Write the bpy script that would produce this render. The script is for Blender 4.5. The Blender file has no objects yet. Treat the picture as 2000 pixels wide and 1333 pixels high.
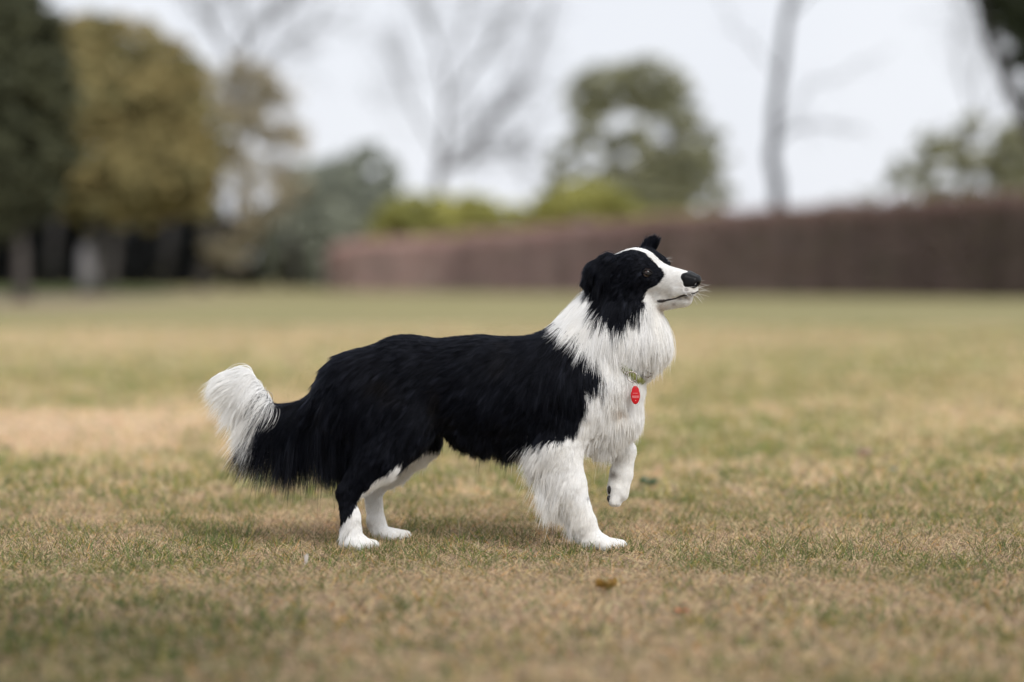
import bpy, math, random
import numpy as np
from mathutils import Vector, kdtree

# ------------------------------------------------------------------ camera, sky, sun
S = bpy.context.scene
C = S.collection
rng = np.random.default_rng(7)
random.seed(7)

LENS, D0, CAMH, HOR = 85.0, 5.9, 0.68, 530.0
F = 2000 * LENS / 36.0                                  # focal length in photo pixels

def P(px, py, y=0.0):
    """place in the world seen at photo pixel px,py when it stands y metres behind the dog's middle"""
    d = D0 + y
    return np.array([(px - 1000) * d / F, y, CAMH + (HOR - py) * d / F])

def G(px, py):
    """place on the lawn (z = 0) seen at px,py"""
    d = CAMH * F / (py - HOR)
    return np.array([(px - 1000) * d / F, d - D0, 0.0])

cd = bpy.data.cameras.new('camera')
cam = bpy.data.objects.new('camera', cd); C.objects.link(cam); S.camera = cam
cam.location = (0, -D0, CAMH); cam.rotation_euler = (math.radians(90), 0, 0)
cd.lens = LENS; cd.sensor_width = 36; cd.shift_y = -(666.5 - HOR) / 2000
cd.clip_start = 0.1; cd.clip_end = 3000
cd.dof.use_dof = True; cd.dof.focus_distance = D0 - 0.07; cd.dof.aperture_fstop = 1.22

SUN_EL, SUN_ROT = math.radians(42), math.radians(152)
w = bpy.data.worlds.new('World'); S.world = w; w.use_nodes = True
nt = w.node_tree; nt.nodes.clear()
sky = nt.nodes.new('ShaderNodeTexSky'); sky.sky_type = 'NISHITA'; sky.sun_disc = False
sky.sun_elevation = SUN_EL; sky.sun_rotation = SUN_ROT; sky.dust_density = 3.0
tc = nt.nodes.new('ShaderNodeTexCoord')
no = nt.nodes.new('ShaderNodeTexNoise'); no.inputs['Scale'].default_value = 2.2; no.inputs['Detail'].default_value = 3
rp = nt.nodes.new('ShaderNodeValToRGB')                 # the cloud deck: slightly lighter and darker cloud
rp.color_ramp.elements[0].position = 0.35; rp.color_ramp.elements[0].color = (8.1, 8.35, 8.95, 1)
rp.color_ramp.elements[1].position = 0.65; rp.color_ramp.elements[1].color = (9.6, 9.75, 10.0, 1)
mx = nt.nodes.new('ShaderNodeMix'); mx.data_type = 'RGBA'; mx.inputs[0].default_value = 0.93
bg = nt.nodes.new('ShaderNodeBackground'); bg.inputs['Strength'].default_value = 0.0715
wo = nt.nodes.new('ShaderNodeOutputWorld')
nt.links.new(tc.outputs['Generated'], no.inputs['Vector']); nt.links.new(no.outputs[0], rp.inputs[0])
nt.links.new(sky.outputs[0], mx.inputs[6]); nt.links.new(rp.outputs[0], mx.inputs[7])
nt.links.new(mx.outputs[2], bg.inputs['Color']); nt.links.new(bg.outputs[0], wo.inputs['Surface'])

sl = bpy.data.lights.new('sun', 'SUN'); sl.energy = 1.5; sl.angle = math.radians(26); sl.color = (1.0, 0.97, 0.93)
so = bpy.data.objects.new('sun', sl); C.objects.link(so)
sd = Vector((0.5, -0.95, 0.97)).normalized()            # towards the sun
so.rotation_euler = sd.to_track_quat('Z', 'Y').to_euler(); so.location = (0, 0, 20)

S.view_settings.view_transform = 'Standard'; S.view_settings.look = 'None'
S.view_settings.exposure = 0.6; S.view_settings.gamma = 1.0; S.view_settings.use_curve_mapping = False
S.cycles.use_denoising = True
S.cycles.max_bounces = 12; S.cycles.transmission_bounces = 12; S.cycles.diffuse_bounces = 6
S.cycles_curves.shape = 'THICK' if False else 'RIBBONS'

# ------------------------------------------------------------------ helpers
def tag(o, label=None, cat=None, group=None, kind=None):
    if label: o['label'] = label
    if cat: o['category'] = cat
    if group: o['group'] = group
    if kind: o['kind'] = kind
    return o

def empty(name, loc):
    o = bpy.data.objects.new(name, None); C.objects.link(o); o.location = Vector(loc); o.empty_display_size = 0.1
    return o

def link(name, me, mat, parent=None, smooth=False):
    o = bpy.data.objects.new(name, me); C.objects.link(o)
    if mat is not None: me.materials.append(mat)
    if parent is not None:
        o.parent = parent
        o.matrix_parent_inverse.identity(); o.location = -Vector(parent.location)
    if smooth: me.polygons.foreach_set('use_smooth', [True] * len(me.polygons))
    return o

def np_mesh(name, V, Q, col=None, smooth=False):
    """V (n,3), Q (m,k) faces of k corners"""
    V = np.ascontiguousarray(V, np.float32); Q = np.ascontiguousarray(Q, np.int32)
    me = bpy.data.meshes.new(name)
    k = Q.shape[1]
    me.vertices.add(len(V)); me.vertices.foreach_set('co', V.ravel())
    me.loops.add(Q.size); me.loops.foreach_set('vertex_index', Q.ravel())
    me.polygons.add(len(Q)); me.polygons.foreach_set('loop_start', np.arange(0, Q.size, k, dtype=np.int32))
    me.update(calc_edges=True)
    if smooth: me.polygons.foreach_set('use_smooth', np.ones(len(Q), bool))
    if col is not None:
        a = me.color_attributes.new('col', 'FLOAT_COLOR', 'POINT')
        c = np.ones((len(V), 4), np.float32); c[:, :3] = col
        a.data.foreach_set('color', c.ravel())
    return me

def curves_obj(name, pts, rad, col, mat, parent=None):
    """pts (n,k,3), rad (n,k), col (n,3)"""
    n, k, _ = pts.shape
    h = bpy.data.hair_curves.new(name)
    h.add_curves([k] * n)
    if parent is not None: pts = pts - np.array(parent.location, dtype=np.float32)
    h.position_data.foreach_set('vector', np.ascontiguousarray(pts, np.float32).ravel())
    r = h.attributes.get('radius') or h.attributes.new('radius', 'FLOAT', 'POINT')
    r.data.foreach_set('value', np.ascontiguousarray(rad, np.float32).ravel())
    a = h.attributes.new('col', 'FLOAT_COLOR', 'CURVE')
    c = np.ones((n, 4), np.float32); c[:, :3] = col
    a.data.foreach_set('color', c.ravel())
    h.materials.append(mat)
    o = bpy.data.objects.new(name, h); C.objects.link(o)
    if parent is not None: o.parent = parent
    return o

def mat(name, col=(0.5, 0.5, 0.5), rough=0.8, metal=0.0, attr=False, spec=0.5, noise=0.0, nscale=20.0, bump=0.0, sss=0.0):
    m = bpy.data.materials.new(name); m.use_nodes = True
    t = m.node_tree; b = t.nodes['Principled BSDF']
    b.inputs['Roughness'].default_value = rough; b.inputs['Metallic'].default_value = metal
    b.inputs['Specular IOR Level'].default_value = spec
    if sss: b.inputs['Subsurface Weight'].default_value = sss; b.inputs['Subsurface Scale'].default_value = 0.01
    src = None
    if attr:
        a = t.nodes.new('ShaderNodeAttribute'); a.attribute_name = 'col'; src = a.outputs['Color']
    else:
        r = t.nodes.new('ShaderNodeRGB'); r.outputs[0].default_value = (*col, 1); src = r.outputs[0]
    if noise or bump:
        tx = t.nodes.new('ShaderNodeTexCoord')
        n = t.nodes.new('ShaderNodeTexNoise'); n.inputs['Scale'].default_value = nscale; n.inputs['Detail'].default_value = 5
        t.links.new(tx.outputs['Object'], n.inputs['Vector'])
    if noise:
        mr = t.nodes.new('ShaderNodeMapRange'); mr.inputs[1].default_value = 0.3; mr.inputs[2].default_value = 0.7
        mr.inputs[3].default_value = 1 - noise; mr.inputs[4].default_value = 1 + noise
        t.links.new(n.outputs[0], mr.inputs[0])
        vm = t.nodes.new('ShaderNodeVectorMath'); vm.operation = 'SCALE'
        t.links.new(src, vm.inputs[0]); t.links.new(mr.outputs[0], vm.inputs['Scale']); src = vm.outputs[0]
    if bump:
        bp = t.nodes.new('ShaderNodeBump'); bp.inputs['Strength'].default_value = bump; bp.inputs['Distance'].default_value = 0.005
        t.links.new(n.outputs[0], bp.inputs['Height']); t.links.new(bp.outputs[0], b.inputs['Normal'])
    t.links.new(src, b.inputs['Base Color'])
    return m

def vnoise(p, scale, seed=0):
    """smooth value noise, p (...,2 or 3) -> 0..1"""
    q = np.asarray(p, np.float64) * scale
    i = np.floor(q).astype(np.int64); f = q - i; f = f * f * (3 - 2 * f)
    dim = q.shape[-1]; out = 0
    for c in range(1 << dim):
        w_ = 1.0; h = np.full(q.shape[:-1], seed * 7919 + 13, np.int64)
        for a in range(dim):
            b = (c >> a) & 1
            w_ = w_ * (f[..., a] if b else 1 - f[..., a])
            h = (h * 1103515245 + (i[..., a] + b) * 2654435761 + 12345) & 0x7fffffff
            h = (h ^ (h >> 13)) & 0x7fffffff
        h = (h * 1274126177) & 0x7fffffff
        h = (h ^ (h >> 16)) & 0xffff
        out = out + w_ * h / 65535.0
    return out

def fbm(p, scale, seed=0, octs=3):
    s, a, t = 0, 1.0, 0
    for o in range(octs):
        s = s + a * vnoise(p, scale * 2 ** o, seed + o); t += a; a *= 0.55
    return s / t

def tube_arrays(pts, rad, sides=6):
    """closed tapered tube along a polyline"""
    pts = np.asarray(pts, float); n = len(pts)
    tn = np.gradient(pts, axis=0); tn /= np.linalg.norm(tn, axis=1, keepdims=True) + 1e-9
    up = np.array([0.0, 1.0, 0.0]) if abs(tn[0][1]) < 0.9 else np.array([1.0, 0, 0])
    V = []
    for i in range(n):
        a = np.cross(tn[i], up); a /= np.linalg.norm(a) + 1e-9; b = np.cross(tn[i], a)
        up = -np.cross(tn[i], a) if False else up
        for j in range(sides):
            t = 2 * math.pi * j / sides
            V.append(pts[i] + rad[i] * (math.cos(t) * a + math.sin(t) * b))
    Q = []
    for i in range(n - 1):
        for j in range(sides):
            j2 = (j + 1) % sides
            Q.append((i * sides + j, i * sides + j2, (i + 1) * sides + j2, (i + 1) * sides + j))
    V.append(pts[0]); V.append(pts[-1])
    c0, c1 = len(V) - 2, len(V) - 1
    for j in range(0, sides, 2):
        j1, j2 = (j + 1) % sides, (j + 2) % sides
        Q.append((c0, j2, j1, j)); k = (n - 1) * sides
        Q.append((c1, k + j, k + j1, k + j2))
    return np.array(V), np.array(Q)

def join(parts):
    V, Q, o = [], [], 0
    for v, q in parts:
        V.append(v); Q.append(q + o); o += len(v)
    return np.concatenate(V), np.concatenate(Q)

def quads_at(c, size, rngl, tilt=None, aspect=0.6):
    """leaf quads at centres c (n,3)"""
    n = len(c); u = rngl.normal(size=(n, 3))
    if tilt is not None: u = u + tilt
    u /= np.linalg.norm(u, axis=1, keepdims=True)
    v = np.cross(u, rngl.normal(size=(n, 3))); v /= np.linalg.norm(v, axis=1, keepdims=True) + 1e-9
    s = size[:, None] * 0.5
    a, b = u * s, v * s * aspect
    V = np.stack([c - a, c - b * 1.0, c + a, c + b], 1).reshape(-1, 3)
    return V, np.arange(4 * n).reshape(n, 4)

# ------------------------------------------------------------------ lawn
def patch_green(x, y):
    """how green the turf is, 0 straw .. 1 green"""
    p = np.stack([x, y * 0.7], -1)
    g = 0.55 * fbm(p, 0.9, 3) + 0.45 * fbm(p, 4.0, 9)
    d = y + D0
    g = 0.38 + (g - 0.5) * 1.9 + (fbm(p, 0.22, 73) - 0.5) * 0.7 * np.clip((d - 9) / 8, 0, 1)
    px = 1000 + x * F / d; 
    g = g + 0.22 * np.exp(-((d - 17.5) / 4.0) ** 2) * (px < 700) + 0.12 * (px > 1300) + 0.1 * np.exp(-((d - 5.7) / .5) ** 2)
    bare = np.exp(-((d - 10.4) / (1.5 + 0.5 * (vnoise(p, 1.3, 33) - 0.5))) ** 4) / (1 + np.exp((x + 0.85 + 0.7 * vnoise(p, 2.0, 31)) / 0.14)) * (0.55 + 0.6 * fbm(p, 3.0, 35))
    g = g - 0.75 * bare - 0.25 * np.exp(-((d - 25) / 4.0) ** 2) * (x < 4)
    g = g - 0.3 * np.exp(-((d - 4.6) / 0.8) ** 2) * (x > -0.1) + 0.16 * np.exp(-((d - 4.6) / 0.8) ** 2) * (x < -0.4)
    return np.clip(g, 0, 1), np.clip(bare, 0, 1)

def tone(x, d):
    """turf brightness by distance: lens vignette and blade self-shading painted in, plus real bleaching"""
    return (1 + 0.42 * np.clip((d - 5.6) / 3.2, 0, 1)) * (1 - 0.32 * np.clip((5.4 - d) / 0.8, 0, 1) / (1 + np.exp((x + 0.35) / 0.15)))  # near left darkened in the colour, mostly as lens vignette
STRAW = np.array([0.40, 0.305, 0.18]); GREENC = np.array([0.15, 0.175, 0.058]); BARE = np.array([0.50, 0.365, 0.255])
def ground_col(x, y, far=1.0):
    g, b = patch_green(x, y); g = g[..., None]; b = b[..., None]
    d = (y + D0)[..., None]
    fg = np.clip((d - 14) / 14, 0, 1)
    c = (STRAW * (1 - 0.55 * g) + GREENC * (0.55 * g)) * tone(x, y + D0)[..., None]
    c = c * (1 - 0.65 * b) + BARE * 0.65 * b
    c = c * (1 - fg) + ((np.array([0.29, 0.25, 0.122]) * (1 - 0.45 * g) + np.array([0.17, 0.19, 0.08]) * 0.45 * g) * (0.8 + 0.4 * fbm(np.stack([x, y], -1), 0.13, 71)[..., None])) * fg
    return c

def build_ground():
    ys = np.concatenate([np.arange(-9, -3, 0.25), np.arange(-3, 12, 0.05), np.arange(12, 40, 0.4), np.arange(40, 140, 3), np.geomspace(140, 1500, 20)])
    xs = np.concatenate([-np.geomspace(1500, 12, 30), np.arange(-11.5, -4, 0.5), np.arange(-4, 4, 0.06), np.arange(4, 12, 0.5), np.geomspace(12, 1500, 30)])
    X, Y = np.meshgrid(xs, ys); Z = (fbm(np.stack([X, Y], -1), 1.3, 5) - 0.5) * 0.012 * (np.abs(X) < 11) * (Y < 30)
    V = np.stack([X, Y, Z], -1).reshape(-1, 3); nx = len(xs)
    i = np.arange((len(ys) - 1) * nx).reshape(-1, nx)[:, :-1].ravel()
    Q = np.stack([i, i + 1, i + nx + 1, i + nx], 1)
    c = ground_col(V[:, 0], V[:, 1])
    # worn earth and greener turf under the trees on the left
    d = V[:, 1] + D0; px = 1000 + V[:, 0] * F / np.maximum(d, 1)
    k = (1 / (1 + np.exp((px - 420 + 500 * (62 - d) / 30) / 60)) * (d > 44) * (d < 72))[:, None] * 0.95
    c = c * (1 - k) + np.array([0.25, 0.19, 0.14]) * k
    k = ((px < 330) * (d > 66) * (d < 95))[:, None] * 0.9
    c = c * (1 - k) + np.array([0.08, 0.11, 0.035]) * k
    me = np_mesh('lawn', V, Q, c, smooth=True)
    m = mat('lawn_turf', attr=True, rough=0.95, spec=0.15, noise=0.22, nscale=45, bump=0.6)
    o = link('lawn_ground', me, m); o['kind'] = 'structure'
    return o
build_ground()

def build_grass():
    m = mat('grass_blade', attr=True, rough=0.7, spec=0.25)
    P_, R_, C_ = [], [], []
    def band(d0, d1, dens, lmin, lmax, w_, K=4):
        half = lambda d: d * 0.212 + 1.05
        area = (d1 - d0) * (half(d0) + half(d1))
        n = int(area * dens * 1.0)
        d = np.sqrt(rng.uniform(d0 * d0, d1 * d1, n)); x = rng.uniform(-1, 1, n) * half(d)
        y = d - D0
        g, b = patch_green(x, y)
        keep = rng.random(n) < (1 - 0.75 * b)
        x, y, g, b = x[keep], y[keep], g[keep], b[keep]; n = len(x)
        # blades stand in loose tufts
        tf = fbm(np.stack([x, y], -1), 14, 21, 2)
        isg = rng.random(n) < np.clip(-0.02 + 0.62 * g + 0.7 * (tf - 0.5), 0.03, 0.85)
        az = rng.uniform(0, 2 * math.pi, n)
        lean = np.where(isg, rng.beta(2.2, 2.4, n) * 1.4, rng.beta(3.6, 1.3, n) * 1.6)       # straw lies nearly flat
        L = rng.uniform(lmin, lmax, n) * np.where(isg, 0.75 + 0.9 * tf, 0.85 + 0.3 * rng.random(n)) * (0.6 + 0.8 * rng.random(n))
        curl = rng.normal(0, 0.5, n)
        p = np.stack([x, y, np.full(n, -0.002) + np.where(isg, 0, rng.random(n) * 0.006)], -1)
        pts = [p]
        for k in range(K - 1):
            th = lean + (0.35 * k + 0.1) * np.abs(curl) * 0.8; th = np.minimum(th, 1.72)
            a2 = az + curl * 0.6 * k
            p = p + (L / (K - 1))[:, None] * np.stack([np.sin(th) * np.cos(a2), np.sin(th) * np.sin(a2), np.cos(th)], -1)
            p[:, 2] = np.maximum(p[:, 2], 0.0015 + 0.002 * (k + 1))
            pts.append(p)
        pts = np.stack(pts, 1)
        r = w_ * rng.uniform(0.6, 1.3, n)[:, None] * np.array([0.8, 1.0, 0.75, 0.18])[None]
        gcol = np.array([0.105, 0.135, 0.04])[None] * rng.uniform(0.6, 1.5, (n, 1)) * (1 + rng.normal(0, 0.1, (n, 3)))
        yel = rng.random(n) < 0.18
        gcol[yel] = np.array([0.3, 0.25, 0.06]) * rng.uniform(0.6, 1.2, (yel.sum(), 1))
        scol = np.array([0.455, 0.345, 0.215])[None] * rng.uniform(0.5, 1.5, (n, 1)) * (1 + rng.normal(0, 0.05, (n, 3)))
        gr = rng.random(n) < 0.22
        scol[gr] = np.array([0.3, 0.22, 0.16]) * rng.uniform(0.5, 1.3, (gr.sum(), 1))
        orr = rng.random(n) < 0.05
        scol[orr] = np.array([0.55, 0.3, 0.1]) * rng.uniform(0.7, 1.1, (orr.sum(), 1))
        scol = scol * (1 - 0.6 * b[:, None]) + np.array([0.48, 0.355, 0.25]) * 0.6 * b[:, None]
        col = np.where(isg[:, None], gcol, scol)
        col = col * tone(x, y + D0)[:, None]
        P_.append(pts); R_.append(r); C_.append(np.clip(col, 0.01, 0.8))
    band(3.5, 4.9, 13000, 0.018, 0.042, 0.0011)
    band(4.9, 7.2, 24000, 0.012, 0.036, 0.00065)
    band(7.2, 10.0, 6500, 0.018, 0.042, 0.0014)
    band(10.0, 16.0, 2600, 0.018, 0.034, 0.0022)
    band(16.0, 30.0, 500, 0.02, 0.035, 0.004)
    r_ = np.random.default_rng(3)
    for (px, yy) in ((1165, -.07), (1195, -.07), (690, -.07), (715, -.07), (745, .13), (785, .13)):
        c = P(px, 1070, yy); n = 420
        a = r_.uniform(0, 2 * math.pi, n); rr = r_.uniform(0.022, 0.075, n) ** 1.0
        x, y = c[0] + rr * np.cos(a) * 1.3, c[1] + rr * np.sin(a) * 0.9
        az = r_.uniform(0, 2 * math.pi, n); lean = r_.uniform(0.05, 1.25, n); L = r_.uniform(0.014, 0.036, n)
        pts = np.stack([np.stack([x + L * k / 3 * np.sin(lean * (0.6 + 0.2 * k)) * np.cos(az), y + L * k / 3 * np.sin(lean * (0.6 + 0.2 * k)) * np.sin(az), L * k / 3 * np.cos(lean * (0.6 + 0.2 * k))], -1) for k in range(4)], 1)
        g_ = r_.random(n) < 0.4; col = np.where(g_[:, None], np.array([0.12, 0.155, 0.042]), np.array([0.5, 0.37, 0.22])) * r_.uniform(0.5, 1.4, (n, 1))
        P_.append(pts); R_.append(np.full((n, 1), 0.0007) * np.array([0.9, 1, 0.7, 0.15])[None]); C_.append(col)
    o = curves_obj('lawn_grass', np.concatenate(P_), np.concatenate(R_), np.concatenate(C_), m)
    o['label'] = 'short dry winter turf of straw and green blades across the park lawn'; o['category'] = 'grass'; o['kind'] = 'stuff'
build_grass()

# ------------------------------------------------------------------ trees and hedge
bark = mat('bark_grey', (0.075, 0.066, 0.06), 0.9, noise=0.35, nscale=6, bump=0.5)
bark_dark = mat('bark_dark', (0.035, 0.031, 0.03), 0.9, noise=0.3, nscale=6, bump=0.5)
bark_hazy = mat('bark_hazy', (0.2, 0.2, 0.215), 0.9, noise=0.3, nscale=5)  # distance haze painted in as a pale bluish bark colour
limewash = mat('limewash', (0.25, 0.235, 0.24), 0.9, noise=0.15, nscale=5)
leafm = mat('leaf', attr=True, rough=0.75, spec=0.2)

def at(px, py, d):
    return np.array([(px - 1000) * d / F, d - D0, CAMH + (HOR - py) * d / F])

def crown_mesh(blobs, d, n, size, cols, seed, clump=0.35, hollow=0.55):
    """leaves in clumps through the crown's volume; blobs = (px, py, rx_px, rz_px[, weight]) at distance d"""
    r = np.random.default_rng(seed); s = d / F; n = int(n * 2.3); size = size * 0.58
    CS, W = [], []
    areas = np.array([b[2] * b[3] * (b[4] if len(b) > 4 else 1.0) for b in blobs], float); areas /= areas.sum()
    Vs, cs = [], []
    for b, a in zip(blobs, areas):
        m = max(int(n * a), 30); nc = max(int(m / 90), 6)
        u = r.normal(size=(nc, 3)); u /= np.linalg.norm(u, axis=1, keepdims=True)
        rad = r.uniform(hollow, 1.0, nc) ** 0.7
        rx, rz = b[2] * s, b[3] * s; ry = 0.5 * (rx + rz)
        cc = at(b[0], b[1], d) + u * rad[:, None] * np.array([rx, ry, rz])
        cr = clump * 0.5 * (rx + rz) * r.uniform(0.35, 0.8, nc)
        tint = r.random(nc)
        k = r.integers(0, nc, m)
        q = r.normal(size=(m, 3)); q *= (r.random(m) ** 0.4 / np.linalg.norm(q, axis=1))[:, None]
        c = cc[k] + q * cr[k][:, None] * np.array([1, 1, 0.7])
        Vs.append(c); cs.append(np.stack([tint[k], r.random(m)], 1))
    c = np.concatenate(Vs); t = np.concatenate(cs)
    V, Q = quads_at(c, r.uniform(0.6, 1.3, len(c)) * size, r, tilt=np.array([0, 0, 0.0]), aspect=0.75)
    c0, c1 = np.array(cols[0]), np.array(cols[1])
    mix = np.clip(0.7 * t[:, :1] + 0.3 * t[:, 1:], 0, 1)
    col = (c0 * (1 - mix) + c1 * mix) * (0.75 + 0.5 * t[:, 1:])
    return np_mesh('crown', V, Q, np.repeat(col, 4, 0))

def limbs(base, top, r0, n, spread, length, seed, r1=0.25, sides=7, droop=0.0):
    """trunk from base to top with n limbs leaving its upper part"""
    r = np.random.default_rng(seed); base, top = np.array(base), np.array(top)
    k = 9; t = np.linspace(0, 1, k)[:, None]
    wob = r.normal(0, 0.012, (k, 3)) * np.linalg.norm(top - base) * (t * (1.2 - t)) * 2
    tr = base * (1 - t) + top * t + wob
    rr = r0 * (1 - (1 - r1) * t[:, 0]); rr[0] *= 1.35
    out = [tube_arrays(tr, rr, sides)]
    for i in range(n):
        f = r.uniform(0.35, 0.98); p = tr[int(f * (k - 1))]
        a = r.uniform(0, 2 * math.pi); L = length * r.uniform(0.5, 1.1)
        dirn = np.array([math.cos(a) * spread, math.sin(a) * spread, 1.0]); dirn /= np.linalg.norm(dirn)
        q = [p]; dd = dirn.copy()
        for j in range(5):
            dd = dd + r.normal(0, 0.13, 3); dd[2] -= droop; dd /= np.linalg.norm(dd); q.append(q[-1] + dd * L / 5)
        q = np.array(q); rb = r0 * (1 - 0.7 * f) * 0.45
        out.append(tube_arrays(q, rb * np.linspace(1, 0.2, 6), 5))
    return join(out)

def tree(name, label, cat, group, base_px, d, trunk_top, r_px, crown=None, nlimb=6, length=2.0, seed=1, bm=None, top_r=0.3):
    s = d / F
    b = at(base_px[0], HOR, d); b[2] = 0.0 - 0.05
    o = empty(name, (b[0], b[1], 0)); tag(o, label, cat, group)
    tp = at(trunk_top[0], trunk_top[1], d)
    V, Q = limbs(b, tp, r_px * s, nlimb, 0.8, length, seed, r1=top_r)
    link('trunk', np_mesh('trunk', V, Q, smooth=True), bm or bark, o)
    if crown: link('crown', crown_mesh(d=d, seed=seed + 50, **crown), leafm, o)
    return o

OL = [(0.165, 0.162, 0.075), (0.42, 0.335, 0.15)]
DK = [(0.05, 0.056, 0.034), (0.12, 0.125, 0.07)]
GG = [(0.21, 0.235, 0.2), (0.38, 0.40, 0.32)]
YG = [(0.2, 0.22, 0.08), (0.62, 0.58, 0.18)]
PN = [(0.19, 0.2, 0.13), (0.38, 0.37, 0.22)]
GRP = 'trees beyond the lawn'

tree('broadleaf_tree', 'tall dark green tree cut by the left edge of the photo, grey trunk', 'tree', GRP, (45, 0), 54, (20, 150), 14,
     dict(blobs=[(-60, 60, 150, 170), (40, 150, 110, 170), (-90, 260, 150, 180), (30, 330, 90, 130), (-160, 420, 120, 120), (60, 40, 60, 60), (0, 240, 130, 200), (-40, 400, 120, 90), (80, 300, 70, 120)], n=30000, size=0.28, cols=DK), 8, 3.0, 11)
t = tree('broadleaf_tree', 'big golden olive tree with whitewashed trunk foot', 'tree', GRP, (172, 0), 72, (215, 200), 17,
     dict(blobs=[(170, 110, 75, 85), (245, 140, 110, 110), (330, 200, 85, 120), (210, 260, 130, 130), (320, 310, 110, 120), (190, 370, 110, 75), (130, 200, 70, 120), (240, 240, 150, 190, 0.5), (370, 330, 60, 90), (150, 120, 60, 90), (110, 90, 60, 60), (400, 260, 50, 90)], n=34000, size=0.33, cols=OL), 8, 4.0, 12)
V, Q = tube_arrays([at(172, 577, 72) * [1, 1, 0], at(173, 520, 72), at(174, 480, 72)], np.array([20, 17, 17]) * 72 / F, 10)
link('limewash_band', np_mesh('limewash_band', V, Q, smooth=True), limewash, t)
t = tree('broadleaf_tree', 'slim grey trunked tree standing just right of the whitewashed trunk', 'tree', GRP, (212, 0), 82, (240, 260), 11,
     dict(blobs=[(270, 330, 90, 90), (370, 360, 60, 80), (250, 400, 80, 50)], n=6000, size=0.3, cols=OL), 5, 3.0, 13)
tree('broadleaf_tree', 'loose tawny tree with sky showing through, right of the golden olive tree', 'tree', GRP, (398, 0), 84, (430, 260), 12,
     dict(blobs=[(470, 175, 60, 60), (525, 215, 60, 60), (560, 290, 40, 70), (440, 260, 50, 70), (560, 375, 45, 35), (500, 260, 40, 30), (480, 420, 60, 40), (445, 480, 60, 40), (500, 250, 95, 120, 0.45), (450, 150, 60, 40, 0.6), (500, 370, 70, 60, 0.4)], n=6500, size=0.24,
          cols=[(0.27, 0.25, 0.19), (0.50, 0.42, 0.28)], clump=0.6), 9, 3.6, 14, bark)
tree('round_tree', 'rounded grey green tree at the left end of the brown hedge', 'tree', GRP, (640, 0), 96, (650, 380), 14,
     dict(blobs=[(640, 400, 110, 90), (715, 370, 65, 85), (600, 480, 75, 70), (720, 470, 70, 80), (660, 500, 90, 50), (640, 450, 125, 112), (715, 340, 55, 55), (770, 430, 30, 50), (560, 520, 50, 40)], n=30000, size=0.36, cols=GG, clump=0.3), 5, 3.0, 15)
tree('broad_evergreen', 'wide airy evergreen with sky holes standing behind the brown hedge', 'tree', GRP, (1265, 0), 105, (1260, 190), 12,
     dict(blobs=[(1190, 165, 80, 45), (1265, 160, 70, 45), (1320, 210, 60, 45), (1150, 215, 45, 30), (1110, 310, 50, 40), (1240, 300, 70, 40), (1360, 270, 55, 40), (1400, 320, 35, 30), (1200, 365, 95, 45),
                 (1310, 365, 80, 45), (1090, 370, 45, 30), (1390, 385, 45, 30), (1260, 230, 35, 40), (1250, 420, 110, 40), (1140, 185, 40, 35), (1170, 250, 70, 50, 0.5), (1290, 300, 110, 90, 0.15), (1340, 330, 70, 50)], n=19000, size=0.32, cols=PN, clump=0.5), 12, 4.0, 16)
tree('broad_evergreen', 'olive evergreen behind the right end of the hedge, beside the dark leaning branch', 'tree', GRP, (1880, 0), 100, (1890, 260), 9,
     dict(blobs=[(1815, 270, 30, 28), (1895, 250, 30, 35), (1850, 320, 55, 35), (1780, 325, 35, 28), (1905, 330, 40, 40), (1965, 310, 45, 60), (1760, 370, 40, 25), (1860, 385, 70, 25), (1975, 380, 50, 45), (1860, 320, 110, 60, 0.15), (1990, 300, 50, 70)], n=9500, size=0.3, cols=PN, clump=0.5), 9, 2.6, 17)
tree('low_evergreen', 'small faint bush top showing over the hedge beside the thin bare trunk', 'tree', GRP, (1690, 0), 110, (1690, 400), 5,
     dict(blobs=[(1690, 395, 30, 20), (1640, 400, 25, 14)], n=900, size=0.3, cols=PN), 3, 1.0, 18)

def shrub(label, blobs, d, n, seed):
    s = d / F
    b = at(blobs[0][0], HOR, d)
    o = empty('shrub', (b[0], b[1], 0)); tag(o, label, 'shrub', 'yellow green shrubs behind the hedge')
    V, Q = join([tube_arrays([[b[0] + q * 0.4, b[1], -0.02], [b[0] + q * 1.2, b[1], 0.9], at(blobs[0][0], blobs[0][1], d) + [q * 1.5, 0, 0]], [0.06, 0.05, 0.02], 5) for q in (-1, 0, 1)])
    link('stem', np_mesh('stem', V, Q, smooth=True), bark, o)
    link('crown', crown_mesh(blobs, d, n, 0.28, YG, seed, clump=0.4), leafm, o)
shrub('long yellow green shrub above the lower left part of the hedge', [(830, 418, 85, 40), (915, 412, 60, 36), (775, 425, 38, 38), (745, 470, 40, 34), (860, 465, 100, 30), (940, 455, 50, 30), (850, 425, 110, 36), (940, 430, 60, 34)], 93, 16000, 31)
shrub('domed yellow green shrub under the wide airy evergreen', [(1135, 400, 92, 42), (1190, 408, 55, 35), (1075, 412, 45, 34)], 94, 6500, 32)
shrub('dull green shrub low between the two yellow shrubs', [(1000, 425, 45, 28), (960, 430, 40, 30), (1010, 455, 60, 25), (910, 450, 60, 26), (1060, 440, 70, 25), (1310, 432, 80, 22), (1400, 425, 45, 14), (1240, 440, 70, 20)], 97, 12000, 33)

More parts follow.
